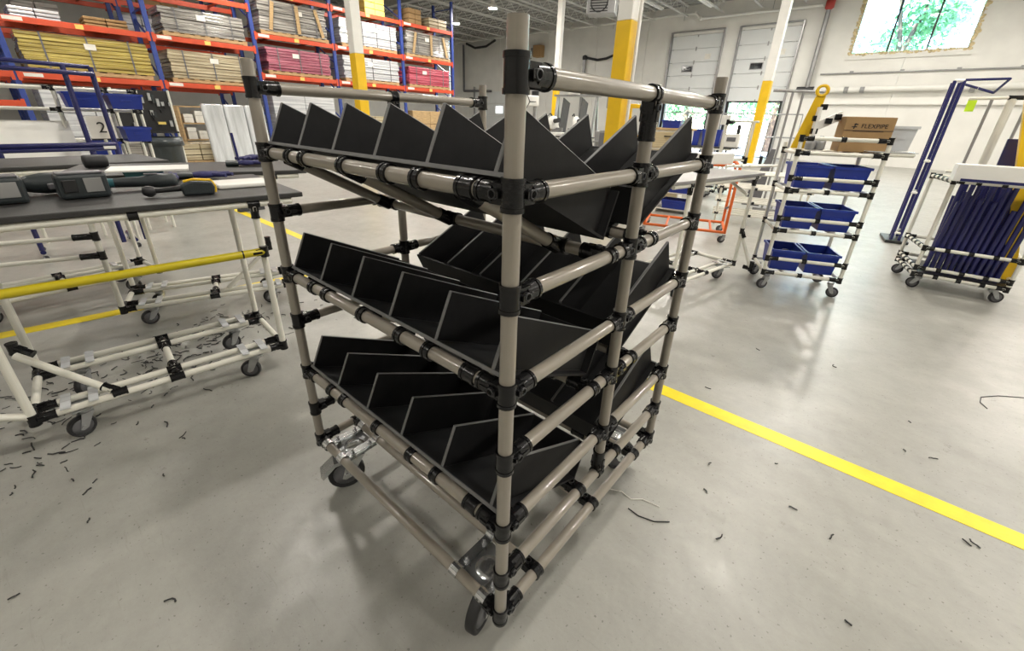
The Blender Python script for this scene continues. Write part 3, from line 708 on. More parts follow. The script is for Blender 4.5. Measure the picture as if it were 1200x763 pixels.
b = MB(); b.ring((.033, -.012, .415), (.033, .012, .415), .045, .025, 20); b.build('eye', 'yellow', t)
t = thing('fixture', 'white bracket fixture with black joints standing among parts on the bin cart', 'fixture', (*onbc(.165, .30), 1.098), RZ1)
MB().bar((-.03, 0, .0), (-.03, 0, .30), .06, .02, up=(1, 0, 0)).build('upright', 'plastic', t); MB().bar((-.03, 0, .16), (.14, .04, .25), .03, .06).build('arm', 'plastic', t)
for p in ((-.03, -.012, .13), (-.04, -.012, .22), (-.01, -.012, .30), (.05, 0, .205), (.11, .02, .235)): MB().box(p, (.045, .035, .04)).build('clamp', 'joint', t, bevel=.004)
for k, x in enumerate((.11, .17)):
    o = MB().lathe([(.03, 0), (.036, .01), (.036, .07), (.02, .085), (.015, .1), (.006, .102)], 14).build('metal_canister', 'steel', None, (*onbc(x, .17), 1.098)); tag(o, 'small grey metal canister standing on top of the bin cart', 'canister', 'canisters on the bin cart')

# ------------------------------------------------------------ pipe storage cart
sc = thing('pipe_storage_cart', 'low white pipe cart loaded with upright dark blue pipes', 'cart', (.81, 4.40, 0), 3)
SW, SD = .56, .5
for (x, y) in ((0, 0), (SW, 0), (-.08, SD), (SW+.05, SD)):
    pipe(sc, (x, y, .12), (x, y, .93 if y == 0 else .93), 'ivory', name='post'); caster(sc, (x+(.05 if x < .2 else -.05), y+(.04 if y == 0 else -.04), .115), 160 if x < .3 else 20, .045, .115, big=False, w=.028)
for z in (.13, .19, .36, .90):
    for (a, b) in (((0, 0), (SW, 0)), ((0, 0), (-.08, SD)), ((SW, 0), (SW+.05, SD)), ((-.08, SD), (SW+.05, SD))):
        pipe(sc, (*a, z), (*b, z), 'ivory', name='rail'); 
    for (x, y) in ((0, 0), (SW, 0), (-.08, SD), (SW+.05, SD)): joint(sc, (x, y, z), 'z', [(1 if x < .3 else -1, 0, 0)], arm_len=.06)
    for k in range(1, 5): clip(sc, (0-.08*k/5, SD*k/5, z), (-.16, .987, 0), .03)
    for k in (1, 2, 3): clip(sc, (SW*k/4, 0, z), 'x', .03)
MB().box((SW/2, SD/2, .145), (SW, SD, .012)).build('deck', 'dark', sc)
for k in range(34):
    x = .06+(k % 12)*.039+.012*(k//12); y = .10+(k//12)*.10; h = rn.uniform(.55, .78); dx = rn.uniform(-.002, .002)+.03-.06*(k//12)*.4
    a = Vector((.81+x, 4.4+y, .155)); 
    t = pipe(None, a, a+Vector((dx, rn.uniform(-.01, .01), h)), 'bluep', .016, 'blue_pipe', 14); tag(t, 'dark blue steel pipe standing upright in the low storage cart', 'pipe', 'blue pipes in the storage cart')
def slab(name, m, a, b, w, th, label, cat, up=(0, -1, 0)):
    return tag(MB().bar((0, 0, 0), Vector(b)-Vector(a), w, th, up).build(name, m, None, a, bevel=.004), label, cat)
slab('yellow_beam', 'yellow', (1.38, 4.60, .155), (.93, 4.62, 1.95), .075, .075, 'yellow beam leaning in the low cart of blue pipes', 'beam')
slab('blue_channel', 'bluep', (1.13, 4.86, .16), (1.10, 4.86, 1.22), .11, .03, 'flat dark blue channel rising out of the pipe storage cart', 'channel')
t = thing('long_carton', 'long white carton lying across the top of the pipe storage cart', 'box', (1.09, 4.22, .917), 3)
MB().box((-.02, .08, .06), (.58, .18, .12)).build('body', 'plastic', t, bevel=.004); MB().box((.0, -.012, .012), (.54, .004, .02)).build('blue_band', 'bluep', t)
t = thing('aluminium_frame', 'pale metal frame with two rails and a crossbar standing behind the storage cart', 'frame', (1.0, 5.05, 0), 10)
for x in (-.12, .0, .1): pipe(t, (x, .05, 0), (x+.02, .1, 1.52), 'steel' if x != .0 else 'ivory', .011 if x else .028, 'upright')
pipe(t, (-.25, .09, 1.52), (.30, .09, 1.54), 'ivory', .012, 'crossbar'); joint(t, (.05, .09, 1.53), 'x', (), col=.12); pipe(t, (-.2, .09, .93), (.1, .07, .95), 'ivory', .012, 'crossbar')
# blue step frame
lf = thing('blue_ladder_frame', 'tall dark blue pipe frame with a folded top handle standing by the white wall', 'frame', (.66, 6.4, 0), 8)
for (x, y) in ((0, 0), (.075, .0), (.04, .3), (.10, .3)): pipe(lf, (x, y, .02), (x, y, 1.76), 'bluep', .016, 'upright')
pipe(lf, (0, 0, 1.76), (.075, 0, 1.76), 'plastic', .015, 'top_bar'); pipe(lf, (.075, 0, 1.765), (.42, .05, 1.775), 'bluep', .012, 'handle'); pipe(lf, (.10, .3, 1.76), (.40, .3, 1.66), 'bluep', .012, 'handle'); pipe(lf, (.42, .05, 1.775), (.40, .3, 1.66), 'bluep', .012, 'handle')
for z in (.12, .6, .95): pipe(lf, (0, 0, z), (.10, .3, z), 'steel', .012, 'rung'); pipe(lf, (0, 0, z), (.075, 0, z), 'plastic', .014, 'rung')
MB().box((.05, .15, .02), (.22, .45, .03)).build('foot', 'dark', lf)

# ------------------------------------------------------------ columns
def column(x, y, label, s=.2, hy=2.3):
    t = thing('steel_column', label, 'column', (x, y, 0), 0)
    b = MB(); b.box((0, 0, hy/2), (s, s, hy)); b.build('painted_base', 'yellow', t, bevel=.01)
    MB().box((0, 0, (hy+ZC-.65)/2), (s-.004, s-.004, ZC-.65-hy)).build('shaft', 'white', t, bevel=.01)
    MB().box((0, 0, .008), (s+.14, s+.14, .016)).build('base_plate', 'steel', t); MB().box((0, 0, ZC-.65), (s+.1, s+.1, .02)).build('cap_plate', 'white', t)
    return t
column(-7.92, 4.55, 'white and yellow square column standing in front of the pallet racks')
column(-9.6, 13.5, 'slim white and yellow column standing farthest back before the seamed wall', .19)
c3 = column(-2.33, 4.65, 'broad yellow column with a white conduit beside it', .185)
MB().tube((.135, .02, 0), (.135, .02, ZC-.5), .022, 10).build('conduit', 'white', c3)
column(-2.48, 12.49, 'white and yellow column standing before the dock door with the green view', .2)

# ------------------------------------------------------------ services on the back wall
t = thing('sprinkler_pipe', 'long white sprinkler pipe with a step running along the top of the wall', 'pipe', (-14, YB-.25, 0))
b = MB(); b.path([(-11, 0, 5.85), (5.9, 0, 5.85), (6.15, 0, 5.62), (10.75, 0, 5.60)], .06, 12); b.build('main', 'white', t)
for k in range(6): MB().tube((-9+k*3.6, 0, 5.6), (-9+k*3.6, 0, 6.15), .012, 6).build('hanger', 'steel', t)
for p in ((5.9, 0, 5.85), (6.15, 0, 5.62)): MB().lathe([(.04, -.08), (.085, -.06), (.085, .06), (.04, .08)], 12, p).build('elbow', 'white', t)
t = thing('standpipe', 'dark grey riser pipe with a red valve beside the dock doors', 'pipe', (-3.05, YB-.25, 0))
MB().tube((0, 0, 2.72), (0, 0, 5.5), .08, 14).build('riser', 'steel', t); MB().lathe([(.08, 5.42), (.15, 5.48), (.15, 5.72), (.09, 5.80), (.09, 6.0)], 14).build('valve', mat('valve_red', (.45, .05, .04), .5), t)
MB().tube((-.35, 0, 2.72), (.25, 0, 2.72), .10, 12).build('tee', 'dark', t)
t = thing('wall_pipe', 'thick pale pipe running along the wall under the high window', 'pipe', (-2.8, YB-.2, 2.68))
MB().tube((0, 0, 0), (11, 0, .12), .10, 14).build('main', 'wall', t); 
for x in (1.0, 1.5, 4.5): MB().tube((x, 0, .0), (x+.14, 0, .0), .115, 14).build('coupling', 'steel', t)
t = thing('conduit', 'thin grey conduit with small brackets on the wall above the thick pipe', 'conduit', (-2.75, YB-.05, 3.26))
MB().tube((0, 0, 0), (11, 0, .02), .028, 8).build('main', 'steel', t)
for x in (1.0, 2.5, 4.0, 5.5, 7.5): MB().box((x, .02, .05), (.12, .05, .07)).build('bracket', 'steel', t)
o = MB().box((0, 0, 0), (11, .12, .05)).build('cable_tray', 'white', None, (2.8, YB-.07, 2.2)); tag(o, 'long white ledge along the wall below the thick pipe', 'ledge')
t = thing('unit_heater', 'grey box shaped fan heater hanging from the ceiling', 'heater', (-7.1, 12.0, 4.05), 20)
MB().box((0, 0, .28), (.8, .5, .56)).build('casing', 'steel', t, bevel=.02); MB().ring((-.05, -.26, .28), (-.05, -.24, .28), .25, .22, 20).build('fan_ring', 'dark', t)
for k in range(8): MB().box((-.05, -.262, .06+k*.065), (.5, .02, .02)).build('louvre', 'dark', t)
for x in (-.3, .3): MB().tube((x, 0, .56), (x, 0, 1.7), .012, 6).build('hanger', 'steel', t)
for i, x in enumerate((-8.4, -6.65)):
    t = thing('strip_light', 'long white strip light fixture hanging near the dock doors', 'lamp', (x, 18.2 if i else 17.6, 5.5), 90, 'strip lights near the dock doors')
    MB().prism([(-.07, .06), (.07, .06), (.1, 0), (-.1, 0)], -1.2, 1.2, 'y').build('body', 'white', t).rotation_euler = (0, 0, math.pi/2)
    for x_ in (-.9, .9): MB().tube((x_, 0, .06), (x_, 0, .30), .008, 6).build('hanger', 'steel', t)
    MB().tube((-1.15, 0, -.02), (1.15, 0, -.02), .018, 8).build('tube', 'plastic', t)
r = bpy.data.objects.new('door_3', None); COL.objects.link(r); r.location = (-20.9, YB, 0); r['kind'] = 'structure'
for k in range(4):
    p = MB().box((0, -.03, .36+.72*k), (3.0, .05, .70)).build('panel', 'door', r, bevel=.008)
    if k == 2:
        for x_ in (-.75, .75): MB().box((x_, -.06, .36+.72*k), (.62, .02, .42)).build('pane', mat('lit_pane', (.8, .85, .85), .2, 0, 0, 1, 0, 1, .5, (.9, .97, 1), 1.5), p)
for s_ in (-1, 1): MB().box((s_*1.56, -.06, 1.6), (.08, .14, 3.2)).build('track', 'steel', r)
t = thing('wall_fan', 'small round wall fan on the seamed white wall', 'fan', (-17.9, YB-.3, 2.35), 0)
b = MB(); b.ring((0, 0, 0), (0, .08, 0), .26, .23, 20); b.build('cage', 'steel', t); MB().tube((0, .02, 0), (0, .28, 0), .06, 12).build('motor', 'grey', t)
for k in range(4): a = k*math.pi/2+.4; MB().bar((0, .04, 0), (math.cos(a)*.22, .05, math.sin(a)*.22), .01, .09, up=(math.cos(a+1.4), .4, math.sin(a+1.4))).build('blade', 'grey', t)
t = thing('horn_speaker', 'beige box with a grey bracket high on the seamed wall', 'speaker', (-16.9, YB-.3, 4.9)); MB().box((0, 0, 0), (.55, .4, .6)).build('body', 'carton', t, bevel=.02); MB().box((-.4, .1, .0), (.3, .3, .4)).build('bracket', 'steel', t)
for i, (x, z0, z1) in enumerate(((-13.8, 2.0, 4.4), (-11.75, 2.0, 4.5))):
    t = thing('door_track_post', ['grey lifting track on the seamed wall nearer the racks', 'grey lifting track on the seamed wall nearer the dock doors'][i], 'track', (x, YB-.16, 0))
    MB().box((0, 0, z1/2), (.12, .14, z1)).build('track', 'steel', t); MB().lathe([(.05, z1-.1), (.13, z1-.05), (.13, z1+.1), (.05, z1+.15)], 10).build('drum', 'dark', t)
tag(MB().path([(-13.7, 0, 4.42), (-13.0, 0, 4.28), (-12.5, 0, 4.32), (-11.86, 0, 4.5)], .06, 8).build('cable_loop', 'rubber', None, (0, YB-.16, 0)), 'black drooping cable between the two lifting tracks', 'cable')
tag(MB().path([(0, 0, 5.7), (0, 0, 3.0), (0, 0, 2.95), (2.6, 0, 2.9)], .07, 8).build('drain_pipe', 'grey', None, (-23.4, YB-.15, 0)), 'grey pipe coming down the wall past the end of the racks', 'pipe')
tag(MB().path([(0, 0, .2), (.8, 0, -.1), (1.8, 0, -.08), (2.6, 0, .2)], .07, 8).build('hose', 'rubber', None, (-23.0, YB-.25, 5.52)), 'sagging black hose under the ceiling past the end of the racks', 'hose')

# ------------------------------------------------------------ pallet racks
XF = -14.5; DP = 1.1
def rack(label, ys, levels, hgt, xf=XF, lab=True):
    t = thing('pallet_rack', label, 'rack', (xf, ys[0], 0))
    for y in ys:
        y -= ys[0]
        for x in (0, -DP):
            p = MB().box((x, y, hgt/2), (.08, .10, hgt)).build('upright', 'rackblue', t, bevel=.006)
            MB().box((x, y, .01), (.16, .16, .02)).build('foot_plate', 'rackblue', p)
        n = int(hgt/.85)
        for k in range(n):
            z0 = .2+k*.85; MB().bar((0, y, z0), (-DP, y, z0+.6), .04, .03).build('brace', 'rackblue', t); MB().bar((0, y, z0+.72), (-DP, y, z0+.72), .04, .03).build('brace', 'rackblue', t)
    for i in range(len(ys)-1):
        a, b = ys[i]-ys[0]+.05, ys[i+1]-ys[0]-.05
        for z in levels[i]:
            for x, fr_ in ((.03, 1), (-DP-.03, 0)):
                bm_ = MB().box((x, (a+b)/2, z-.06), (.05, b-a, .12)).build('beam', 'red', t, bevel=.006)
                for y in (a, b): MB().box((x+(.02 if fr_ else -.02), y, z-.07), (.03, .06, .2)).build('connector', 'red', bm_)
                if fr_ and lab:
                    MB().box((x+.027, a+.22, z-.05), (.003, .30, .07)).build('location_label', 'lab', bm_); MB().box((x+.027, a+(b-a)*.5, z-.06), (.003, .14, .09)).build('load_label', 'laby', bm_)
            for k in (.25, .75): MB().box((-DP/2, a+(b-a)*k, z-.03), (DP, .05, .04)).build('deck_support', 'red', t)
    return t
YL = [-2.2, .25, 2.84, 5.27]; YR = [5.27, 7.70, 10.40, 12.87]
LL = [[1.30, 1.87, 2.93, 3.95]]+[[1.87, 2.93, 3.95]]*2
rack('long red and blue pallet rack holding the film wrapped bundles', YL[:3]+YR, LL+[[2.27, 3.30, 4.38]]*3, 5.4)
rack('red and blue pallet rack standing behind the rack of the yellow bundle', [y for y in YL], [[1.87, 2.93, 3.95]]*3, 5.4, XF-2.6, False)
pal0 = None
def pallet(x, y, z, label, ln=2.1):
    t = thing('pallet', label, 'pallet', (x, y, z), 0, 'pallets in the racks')
    for dx in (-.45, 0, .45): MB().box((dx, 0, .055), (.09, ln, .07)).build('stringer', 'wood', t)
    n = 9
    for k in range(n): MB().box((0, -ln/2+.06+k*(ln-.12)/(n-1), .100), (1.0, .12, .02)).build('deck_board', 'wood', t)
    for k in range(3): MB().box((0, -ln/2+.06+k*(ln-.12)/2, .010), (1.0, .12, .02)).build('bottom_board', 'wood', t)
    return t
def bundle(x, y, z, ln, h, m, label, d=.95, straps=3, slats=False, film=True):
    t = thing('wrapped_bundle', label, 'bundle', (x, y, z), 0, 'wrapped bundles in the racks')
    b = MB(); n = max(4, int(h/.07)); hh = h/n
    for k in range(n):
        o_ = random.uniform(-.02, .02); b.box((random.uniform(-.012, .012), o_, hh*(k+.5)), (d, ln+random.uniform(-.03, .03), hh*.94))
    b.build('stock', m, t, bevel=.01)
    for k in range(straps):
        yy = -ln/2+ln*(k+.5)/straps; q = MB(); q.box((d/2+.014, yy, h/2+.004), (.004, .03, h-.004)); q.box((0, yy, h+.004), (d+.03, .03, .004)); q.build('strap', 'grey', t)
    q = MB().box((d/2+.016, ln*random.uniform(-.15, .15), h*.72), (.004, .2, .12)).build('sheet_label', 'lab', t)
    if slats:
        for yy, a in ((-ln*.33, .25), (ln*.05, 0), (ln*.38, -.3)): MB().bar((d/2+.03, yy-a*.3, .03), (d/2+.03, yy+a*.3, h-.03), .1, .02, up=(1, 0, 0)).build('wood_slat', 'wood', t)
    return t
XC = XF-.5
def bay(Y, i): return (Y[i]+Y[i+1])/2
spec = [
    (YR, 0, 2.27, 1.95, .62, 'pink', 'dusty pink film wrapped bundle on the lower beam nearest the cream bundle', 3, False),
    (YR, 1, 2.27, 2.2, .68, 'wwhite', 'white film wrapped bundle on the lower beam below the taller white one', 3, False),
    (YR, 2, 2.27, 2.0, .60, 'rose', 'bright red pink bundle on the lower beam at the end of the racks', 3, False),
    (YR, 0, 3.30, 2.0, .78, 'wgrey', 'grey tube bundle with a wooden slat on the beam above the dusty pink bundle', 3, True),
    (YR, 1, 3.30, 2.2, .72, 'wwhite', 'white strapped bundle resting on the upper beam above another white one', 4, False),
    (YR, 2, 3.30, 2.1, .74, 'wgrey', 'grey tube bundle braced with slanted wooden slats at the end of the racks', 2, True),
    (YL, 1, 1.87, 2.25, .70, 'wyel', 'long yellow film wrapped bundle on the pallet rack', 3, False),
    (YL, 2, 1.87, 2.0, .66, 'wcream', 'cream film wrapped bundle on the pallet rack', 3, False),
    (YL, 2, 2.93, 1.9, .55, 'wgrey', 'dull grey wrapped bundle on the beam above the cream bundle', 3, False),
]
for (Y, i, z, ln, h, m, lb, st_, sl) in spec:
    y = bay(Y, i)+.05
    pallet(XC, y, z, 'flat wooden pallet under the '+' '.join(lb.split()[:5]), min(ln+.05, 2.15)); bundle(XC, y, z+.112, ln, h, m, lb, straps=st_, slats=sl)
def cargo(x, y, z, w, d, h, m, label, cat='box'):
    t = thing('shrink_wrapped_load', label, cat, (x, y, z), random.uniform(-3, 3), 'loads stored in the racks')
    n = 3
    for k in range(n):
        for j in range(2): MB().box((0, -d/4+j*d/2, h*(k+.5)/n), (w, d/2-.012, h/n-.012)).build('block', m, t, bevel=.015)
    return t
cargo(XC, 11.1, 4.38, .9, .6, .5, 'carton', 'brown carton load standing on the top beam at the end of the racks')
cargo(XC, 12.2, 4.38, .9, .9, .35, 'wcream', 'cream wrapped rolls on the top beam beside the brown cartons')
cargo(XC, 9.4, 4.38, .9, .8, .55, 'laby', 'yellow crate standing on the top beam above the white bundles')
cargo(XC, 6.4, 4.38, .9, 1.4, .5, 'wgrey', 'grey wrapped load on the top beam above the grey tube bundle')
for k, (y, m, lb) in enumerate(((.9, 'wwhite', 'white bagged load on the beam above the yellow bundle, one end'), (2.1, 'carton', 'brown carton load on the beam above the yellow bundle'), (-.9, 'wgrey', 'grey load on the beam beside the yellow bundle bay'))):
    cargo(XC-.1, y, 2.93, .8, .8, .22, m, lb)
for k, (y, z, m, lb) in enumerate(((3.3, 2.93, 'wwhite', 'white bagged load deep in the rear rack above the cream bundle'), (4.4, 2.93, 'wwhite', 'second white bagged load deep in the rear rack near the blue uprights'), (1.2, 2.93, 'wgrey', 'grey load deep in the rear rack behind the carton load'), (3.9, 3.95, 'carton', 'brown load high on the rear rack'), (1.0, 1.87, 'carton', 'brown load in the rear rack behind the yellow bundle'))):
    cargo(XC-2.6, y, z, .9, .85, .7, m, lb)
cargo(XC, bay(YR, 0), 0, 1.0, 2.0, 1.75, 'wwhite', 'tall white film wrapped stack on the floor under the dusty pink bundle')
cargo(XC, 9.0, 0, 1.0, 1.6, 1.2, 'wcream', 'cream wrapped stack on the floor under the white bundles')
cargo(XC, 11.6, 0, 1.0, 1.7, 1.45, 'wood', 'wooden crates on the floor under the bright red pink bundle')
for k, y in enumerate((1.35, 2.0, .75)):
    cargo(XC, y, 0, 1.0, .55, [1.5, 1.25, 1.6][k], ['wwhite', 'wgrey', 'wwhite'][k], ['white bottles crate stack on the floor under the yellow bundle', 'grey crate stack on the floor under the yellow bundle', 'white wrapped crate stack on the floor under the blue bar frame'][k])
cargo(XC, -.8, 1.30, .9, 1.2, .4, 'wwhite', 'white jugs packed on the low beam beside the blue upright', 'jugs')
# low brown shelf of small boxes
t = thing('carton_shelf', 'low brown shelf of small white boxes under the cream bundle', 'shelf', (-13.6, 3.3, 0), 0)
for y in (-.55, .55): MB().box((0, y, .65), (.5, .04, 1.3)).build('side', 'wood', t)
for k in range(4): MB().box((0, 0, .12+k*.39), (.5, 1.1, .03)).build('shelf_board', 'wood', t)
for k in range(3):
    for j in range(4): 
        o = carton((-13.55, 2.93+j*.25, .136+k*.39), 90, .2, .3, .2+.08*((j+k) % 2), 'small pale box on the low brown shelf', 'pale boxes on the low brown shelf', m='lab')
pallet(-12.6, 2.7, 0, 'wooden pallet on the floor carrying pale blocks before the low brown shelf', 1.2)
cargo(-12.6, 2.7, .112, .9, 1.1, .38, 'wcream', 'pale blocks stacked on the floor pallet before the low brown shelf')
# film wrapped panels leaning on each other
for k in range(3):
    o = MB().box((0, 0, .68), (.14, .43, 1.36)).build('wrapped_sheet', 'film', None, (-12.0, 3.12+k*.45, 0), bevel=.03); o.rotation_euler = (0, math.radians(-4), 0)
    tag(o, ['tall film wrapped white panel with a blue edge strip', 'tall film wrapped white panel standing in the middle of three', 'tall film wrapped white panel beside the cart post'][k], 'panel', 'film wrapped panels')
    MB().box((.064, -.15, .68), (.006, .03, 1.34) if k == 0 else (.006, .02, 1.0)).build('edge_strip', 'rackblue' if k == 0 else 'lab', o); MB().box((.064, .05, 1.15), (.004, .08, .06)).build('green_label', 'neon', o)

# ------------------------------------------------------------ left middle distance
t = thing('blue_push_frame', 'dark blue pipe handle frame standing behind the workbenches', 'frame', (-5.0, -.1, 0))
for z, x in ((1.55, 0), (1.49, .12)): pipe(t, (x, -.8, z), (x, .35, z-.01), 'bluep', .017, 'top_bar')
for y in (.18, .35): pipe(t, (.03, y, .05), (.03, y, 1.54), 'bluep', .019, 'upright')
for z in (.92, .885): pipe(t, (.05, -.8, z), (.05, .35, z+.01), 'bluep', .018, 'lower_bar')
pipe(t, (.05, -.36, .05), (.05, -.36, 1.15), 'bluep', .018, 'upright'); pipe(t, (.05, .26, .90), (.05, .34, .90), 'plastic', .02, 'sleeve'); pipe(t, (-.3, .26, .07), (.1, .26, .07), 'bluep', .018, 'foot_bar'); pipe(t, (-.3, -.36, .07), (.1, -.36, .07), 'bluep', .018, 'foot_bar')
for y in (-.36, .26): 
    for x in (-.3, .1): caster(t, (x, y, .05), 30, .022, .05, big=False, w=.02)
t = thing('bin_rack', 'white pipe rack with blue troughs and a white panel', 'rack', (-5.6, .05, 0))
for (x, y) in ((0, -.45), (0, -.03), (0, .34), (0, .56), (-.35, -.45), (-.35, .56)): pipe(t, (x, y, 0), (x, y, 1.40 if y < 0 else 1.33), 'ivory', name='post')
for z in (.72, .92, 1.20, 1.38):
    for x in (0, -.35): pipe(t, (x, -.5, z), (x, .58, z), 'ivory', name='rail')
    for y in (-.45, .56): pipe(t, (-.35, y, z), (0, y, z), 'ivory', name='rail')
    for y in (-.03, .34, .56): joint(t, (0, y, z), 'z', [(0, -1, 0)])
MB().bar((.12, -.25, .78), (-.02, -.25, 1.10), .50, .012, up=(1, 0, 0)).build('white_panel', 'plastic', t); 
for (y, z, w) in ((.13, 1.22, .26), (.42, 1.22, .25), (.44, .93, .2), (.18, .80, .2)): storage_bin((-5.42+.0, .05+y, z), 90, w, .3, .13, 'bright blue trough on the white pipe rack %s' % {.13: 'above the number sign', .42: 'at the top outer end', .44: 'at half height, outer end', .18: 'below the number sign'}[y], 'blue troughs on the white rack')
t = thing('number_sign', 'pale paper sign with a handwritten 2', 'sign', (-5.18, .22, .94), 0)
MB().box((0, 0, .12), (.006, .18, .19)).build('sheet', 'paper', t); text_mesh('2', .13, 'digit', 'ink', t, (.005, 0, .115), (math.pi/2, 0, math.pi/2)); MB().box((-.008, 0, .02), (.01, .19, .02)).build('holder', 'dark', t); MB().tube((-.01, 0, -.94), (-.01, 0, .02), .014, 8).build('stand', 'ivory', t)
t = thing('tool_board', 'black tool board crowded with hanging tools on white posts', 'tool board', (-7.0, .93, 0))
for y in (-.30, .27): pipe(t, (0, y, 0), (0, y, 1.45), 'ivory', name='post')
MB().box((-.02, -.02, 1.2), (.02, .60, .48)).build('board', 'dark', t)
for k in range(22):
    y = random.uniform(-.25, .25); z = random.uniform(1.03, 1.38); MB().box((.012, y, z), (.03, random.choice((.015, .03)), random.uniform(.03, .1))).build('hanging_tool', random.choice(('dark', 'zincm', 'tool')), t)
MB().box((.06, .0, .95), (.16, .5, .02)).build('ledge', 'dark', t); MB().box((.1, .1, 1.06), (.03, .08, .03)).build('yellow_tool', 'laby', t)
t = thing('waste_bin', 'dark grey waste bin with liner standing under the tool board', 'bin', (-6.75, .96, 0)); MB().lathe([(.10, 0), (.15, .01), (.19, .86), (.205, .88), (.18, .87), (.14, .05)], 18).build('body', 'trashbag', t); MB().lathe([(.17, .82), (.213, .80), (.205, .9), (.19, .885)], 18).build('liner', 'trashbag', t)
t = thing('hang_tag', 'yellow hang tag card on the post beside the waste bin', 'tag', (-6.93, 1.16, .70)); MB().box((0, 0, .08), (.008, .05, .19)).build('card', 'tape', t); MB().tube((-.03, 0, .17), (.0, 0, .17), .005, 6).build('hook', 'steel', t)
t = thing('broom', 'blue handled broom standing upright beyond the back bench', 'broom', (-6.0, 1.56, 0), 5); MB().tube((0, 0, .12), (.0, -.04, .98), .016, 8).build('handle', 'bluep', t); MB().box((0, 0, .10), (.07, .34, .05)).build('head', 'bluep', t); MB().prism([(-.025, .08), (.025, .08), (.045, 0), (-.045, 0)], -.16, .16, 'y').build('bristles', 'dark', t)

# ------------------------------------------------------------ machines and benches behind the cart
def dcopy(src, loc, rz, label): return dup(src, (loc[0], loc[1], 0), rz, label)
dcopy(t2, (-5.2, 8.6), 5, 'white pipe workbench with saws behind the broad yellow column')
dcopy(t2, (-8.2, 9.6), 5, 'white pipe workbench behind the tall carts near the slim column')
dcopy(t2, (-9.6, 11.2), 10, 'white pipe workbench standing near the seamed back wall')
def chop_saw(loc, rz, label):
    t = thing('miter_saw', label, 'saw', loc, rz, 'saws on the far benches')
    MB().box((0, 0, .04), (.55, .4, .08)).build('base', 'plastic', t, bevel=.015); MB().lathe([(.10, .08), (.17, .085), (.17, .10), (.1, .105)], 18).build('turntable', 'steel', t)
    MB().box((0, .06, .14), (.5, .03, .09)).build('fence', 'steel', t); MB().bar((0, .12, .1), (0, .02, .36), .05, .07).build('arm', 'plastic', t, bevel=.01)
    o = MB().lathe([(.04, -.03), (.15, -.03), (.155, 0), (.15, .03), (.04, .03)], 20).build('blade_guard', 'plastic', t, (0, -.06, .3)); o.rotation_euler = (0, math.pi/2, 0)
    MB().tube((.03, -.03, .34), (.2, -.03, .36), .055, 14).build('motor', 'dark', t); MB().path([(-.04, -.05, .42), (-.04, -.12, .5), (-.04, -.2, .46)], .016, 8).build('handle', 'dark', t)
chop_saw((-5.6, 8.85, .901), 10, 'white miter saw on the bench behind the broad yellow column')
chop_saw((-8.6, 9.9, .901), -15, 'white miter saw on the bench near the slim column')
chop_saw((-10.1, 11.5, .901), 25, 'white miter saw on the bench by the seamed wall')
chop_saw((-6.22, 8.82, .901), -20, 'second white miter saw at the end of the bench behind the yellow column')
t = thing('panel_stand', 'grey panel stand with leaning boards behind the cart', 'stand', (-6.35, 9.7, 0), 12)
for x in (-.55, .55): MB().bar((x, .0, 0), (x, .35, 1.85), .06, .06).build('leg', 'steel', t); MB().bar((x, .8, 0), (x, .35, 1.85), .06, .06).build('leg', 'steel', t)
for k in range(2): MB().bar((-.26+.52*k, -.03, .55), (-.26+.52*k, .28, 1.75), .46, .025, up=(1, 0, 0)).build('board', 'slate', t)
MB().box((0, .35, 1.87), (1.3, .1, .05)).build('top_bar', 'steel', t); MB().box((-.1, .35, 2.0), (.3, .2, .22)).build('motor', 'plastic', t, bevel=.03); MB().bar((.3, .3, 1.9), (.6, .3, 2.1), .06, .08).build('arm', 'steel', t)
for k, (x, y, m, lb) in enumerate(((-2.95, 5.6, 'orange', 'orange tall bar standing beside the broad yellow column'), (-2.86, 5.6, 'wood', 'pale wooden tall bar standing beside the broad yellow column'))):
    tag(MB().bar((0, 0, 0), (.06, 0, 1.45), .05, .04, up=(0, 1, 0)).build('tall_bar', m, None, (x, y, 0), bevel=.004), lb, 'bar')
def bench_machine(loc, rz, h, label, m='plastic'):
    t = thing('column_drill', label, 'machine', loc, rz, 'machines behind the cart')
    MB().box((0, 0, .42), (.5, .5, .84)).build('cabinet', m, t, bevel=.02); MB().box((0, -.255, .5), (.4, .012, .5)).build('door', 'grey', t)
    MB().box((0, 0, .86), (.62, .56, .04)).build('table', 'steel', t, bevel=.005); MB().tube((.05, .15, .88), (.05, .15, h), .045, 14).build('column', 'steel', t)
    MB().box((.02, -.02, h-.08), (.26, .46, .24)).build('head', m, t, bevel=.03); MB().tube((.02, -.16, h-.2), (.02, -.16, h-.38), .03, 12, .018).build('spindle', 'dark', t); MB().tube((.02, .16, h+.04), (.02, .16, h+.14), .09, 16).build('motor', 'dark', t)
    for k in range(3): a = k*2.09; MB().tube((.16, -.05, h-.1), (.17, -.05+math.cos(a)*.16, h-.1+math.sin(a)*.16), .01, 6).build('lever', 'dark', t)
    MB().box((-.2, -.1, .98), (.2, .2, .2)).build('vice', m, t, bevel=.02)
bench_machine((-7.55, 9.0, 0), 20, 1.85, 'white column drill machine behind the cart near the slim column')
bench_machine((-6.75, 8.4, 0), -25, 1.75, 'white column drill machine with its head turned, beside the saw bench')
bench_machine((-9.2, 10.6, 0), 5, 1.9, 'white column drill machine farthest back by the seamed wall')
bench_machine((-4.3, 8.2, 0), 15, 1.7, 'grey column drill machine beside the broad yellow column', 'steel')
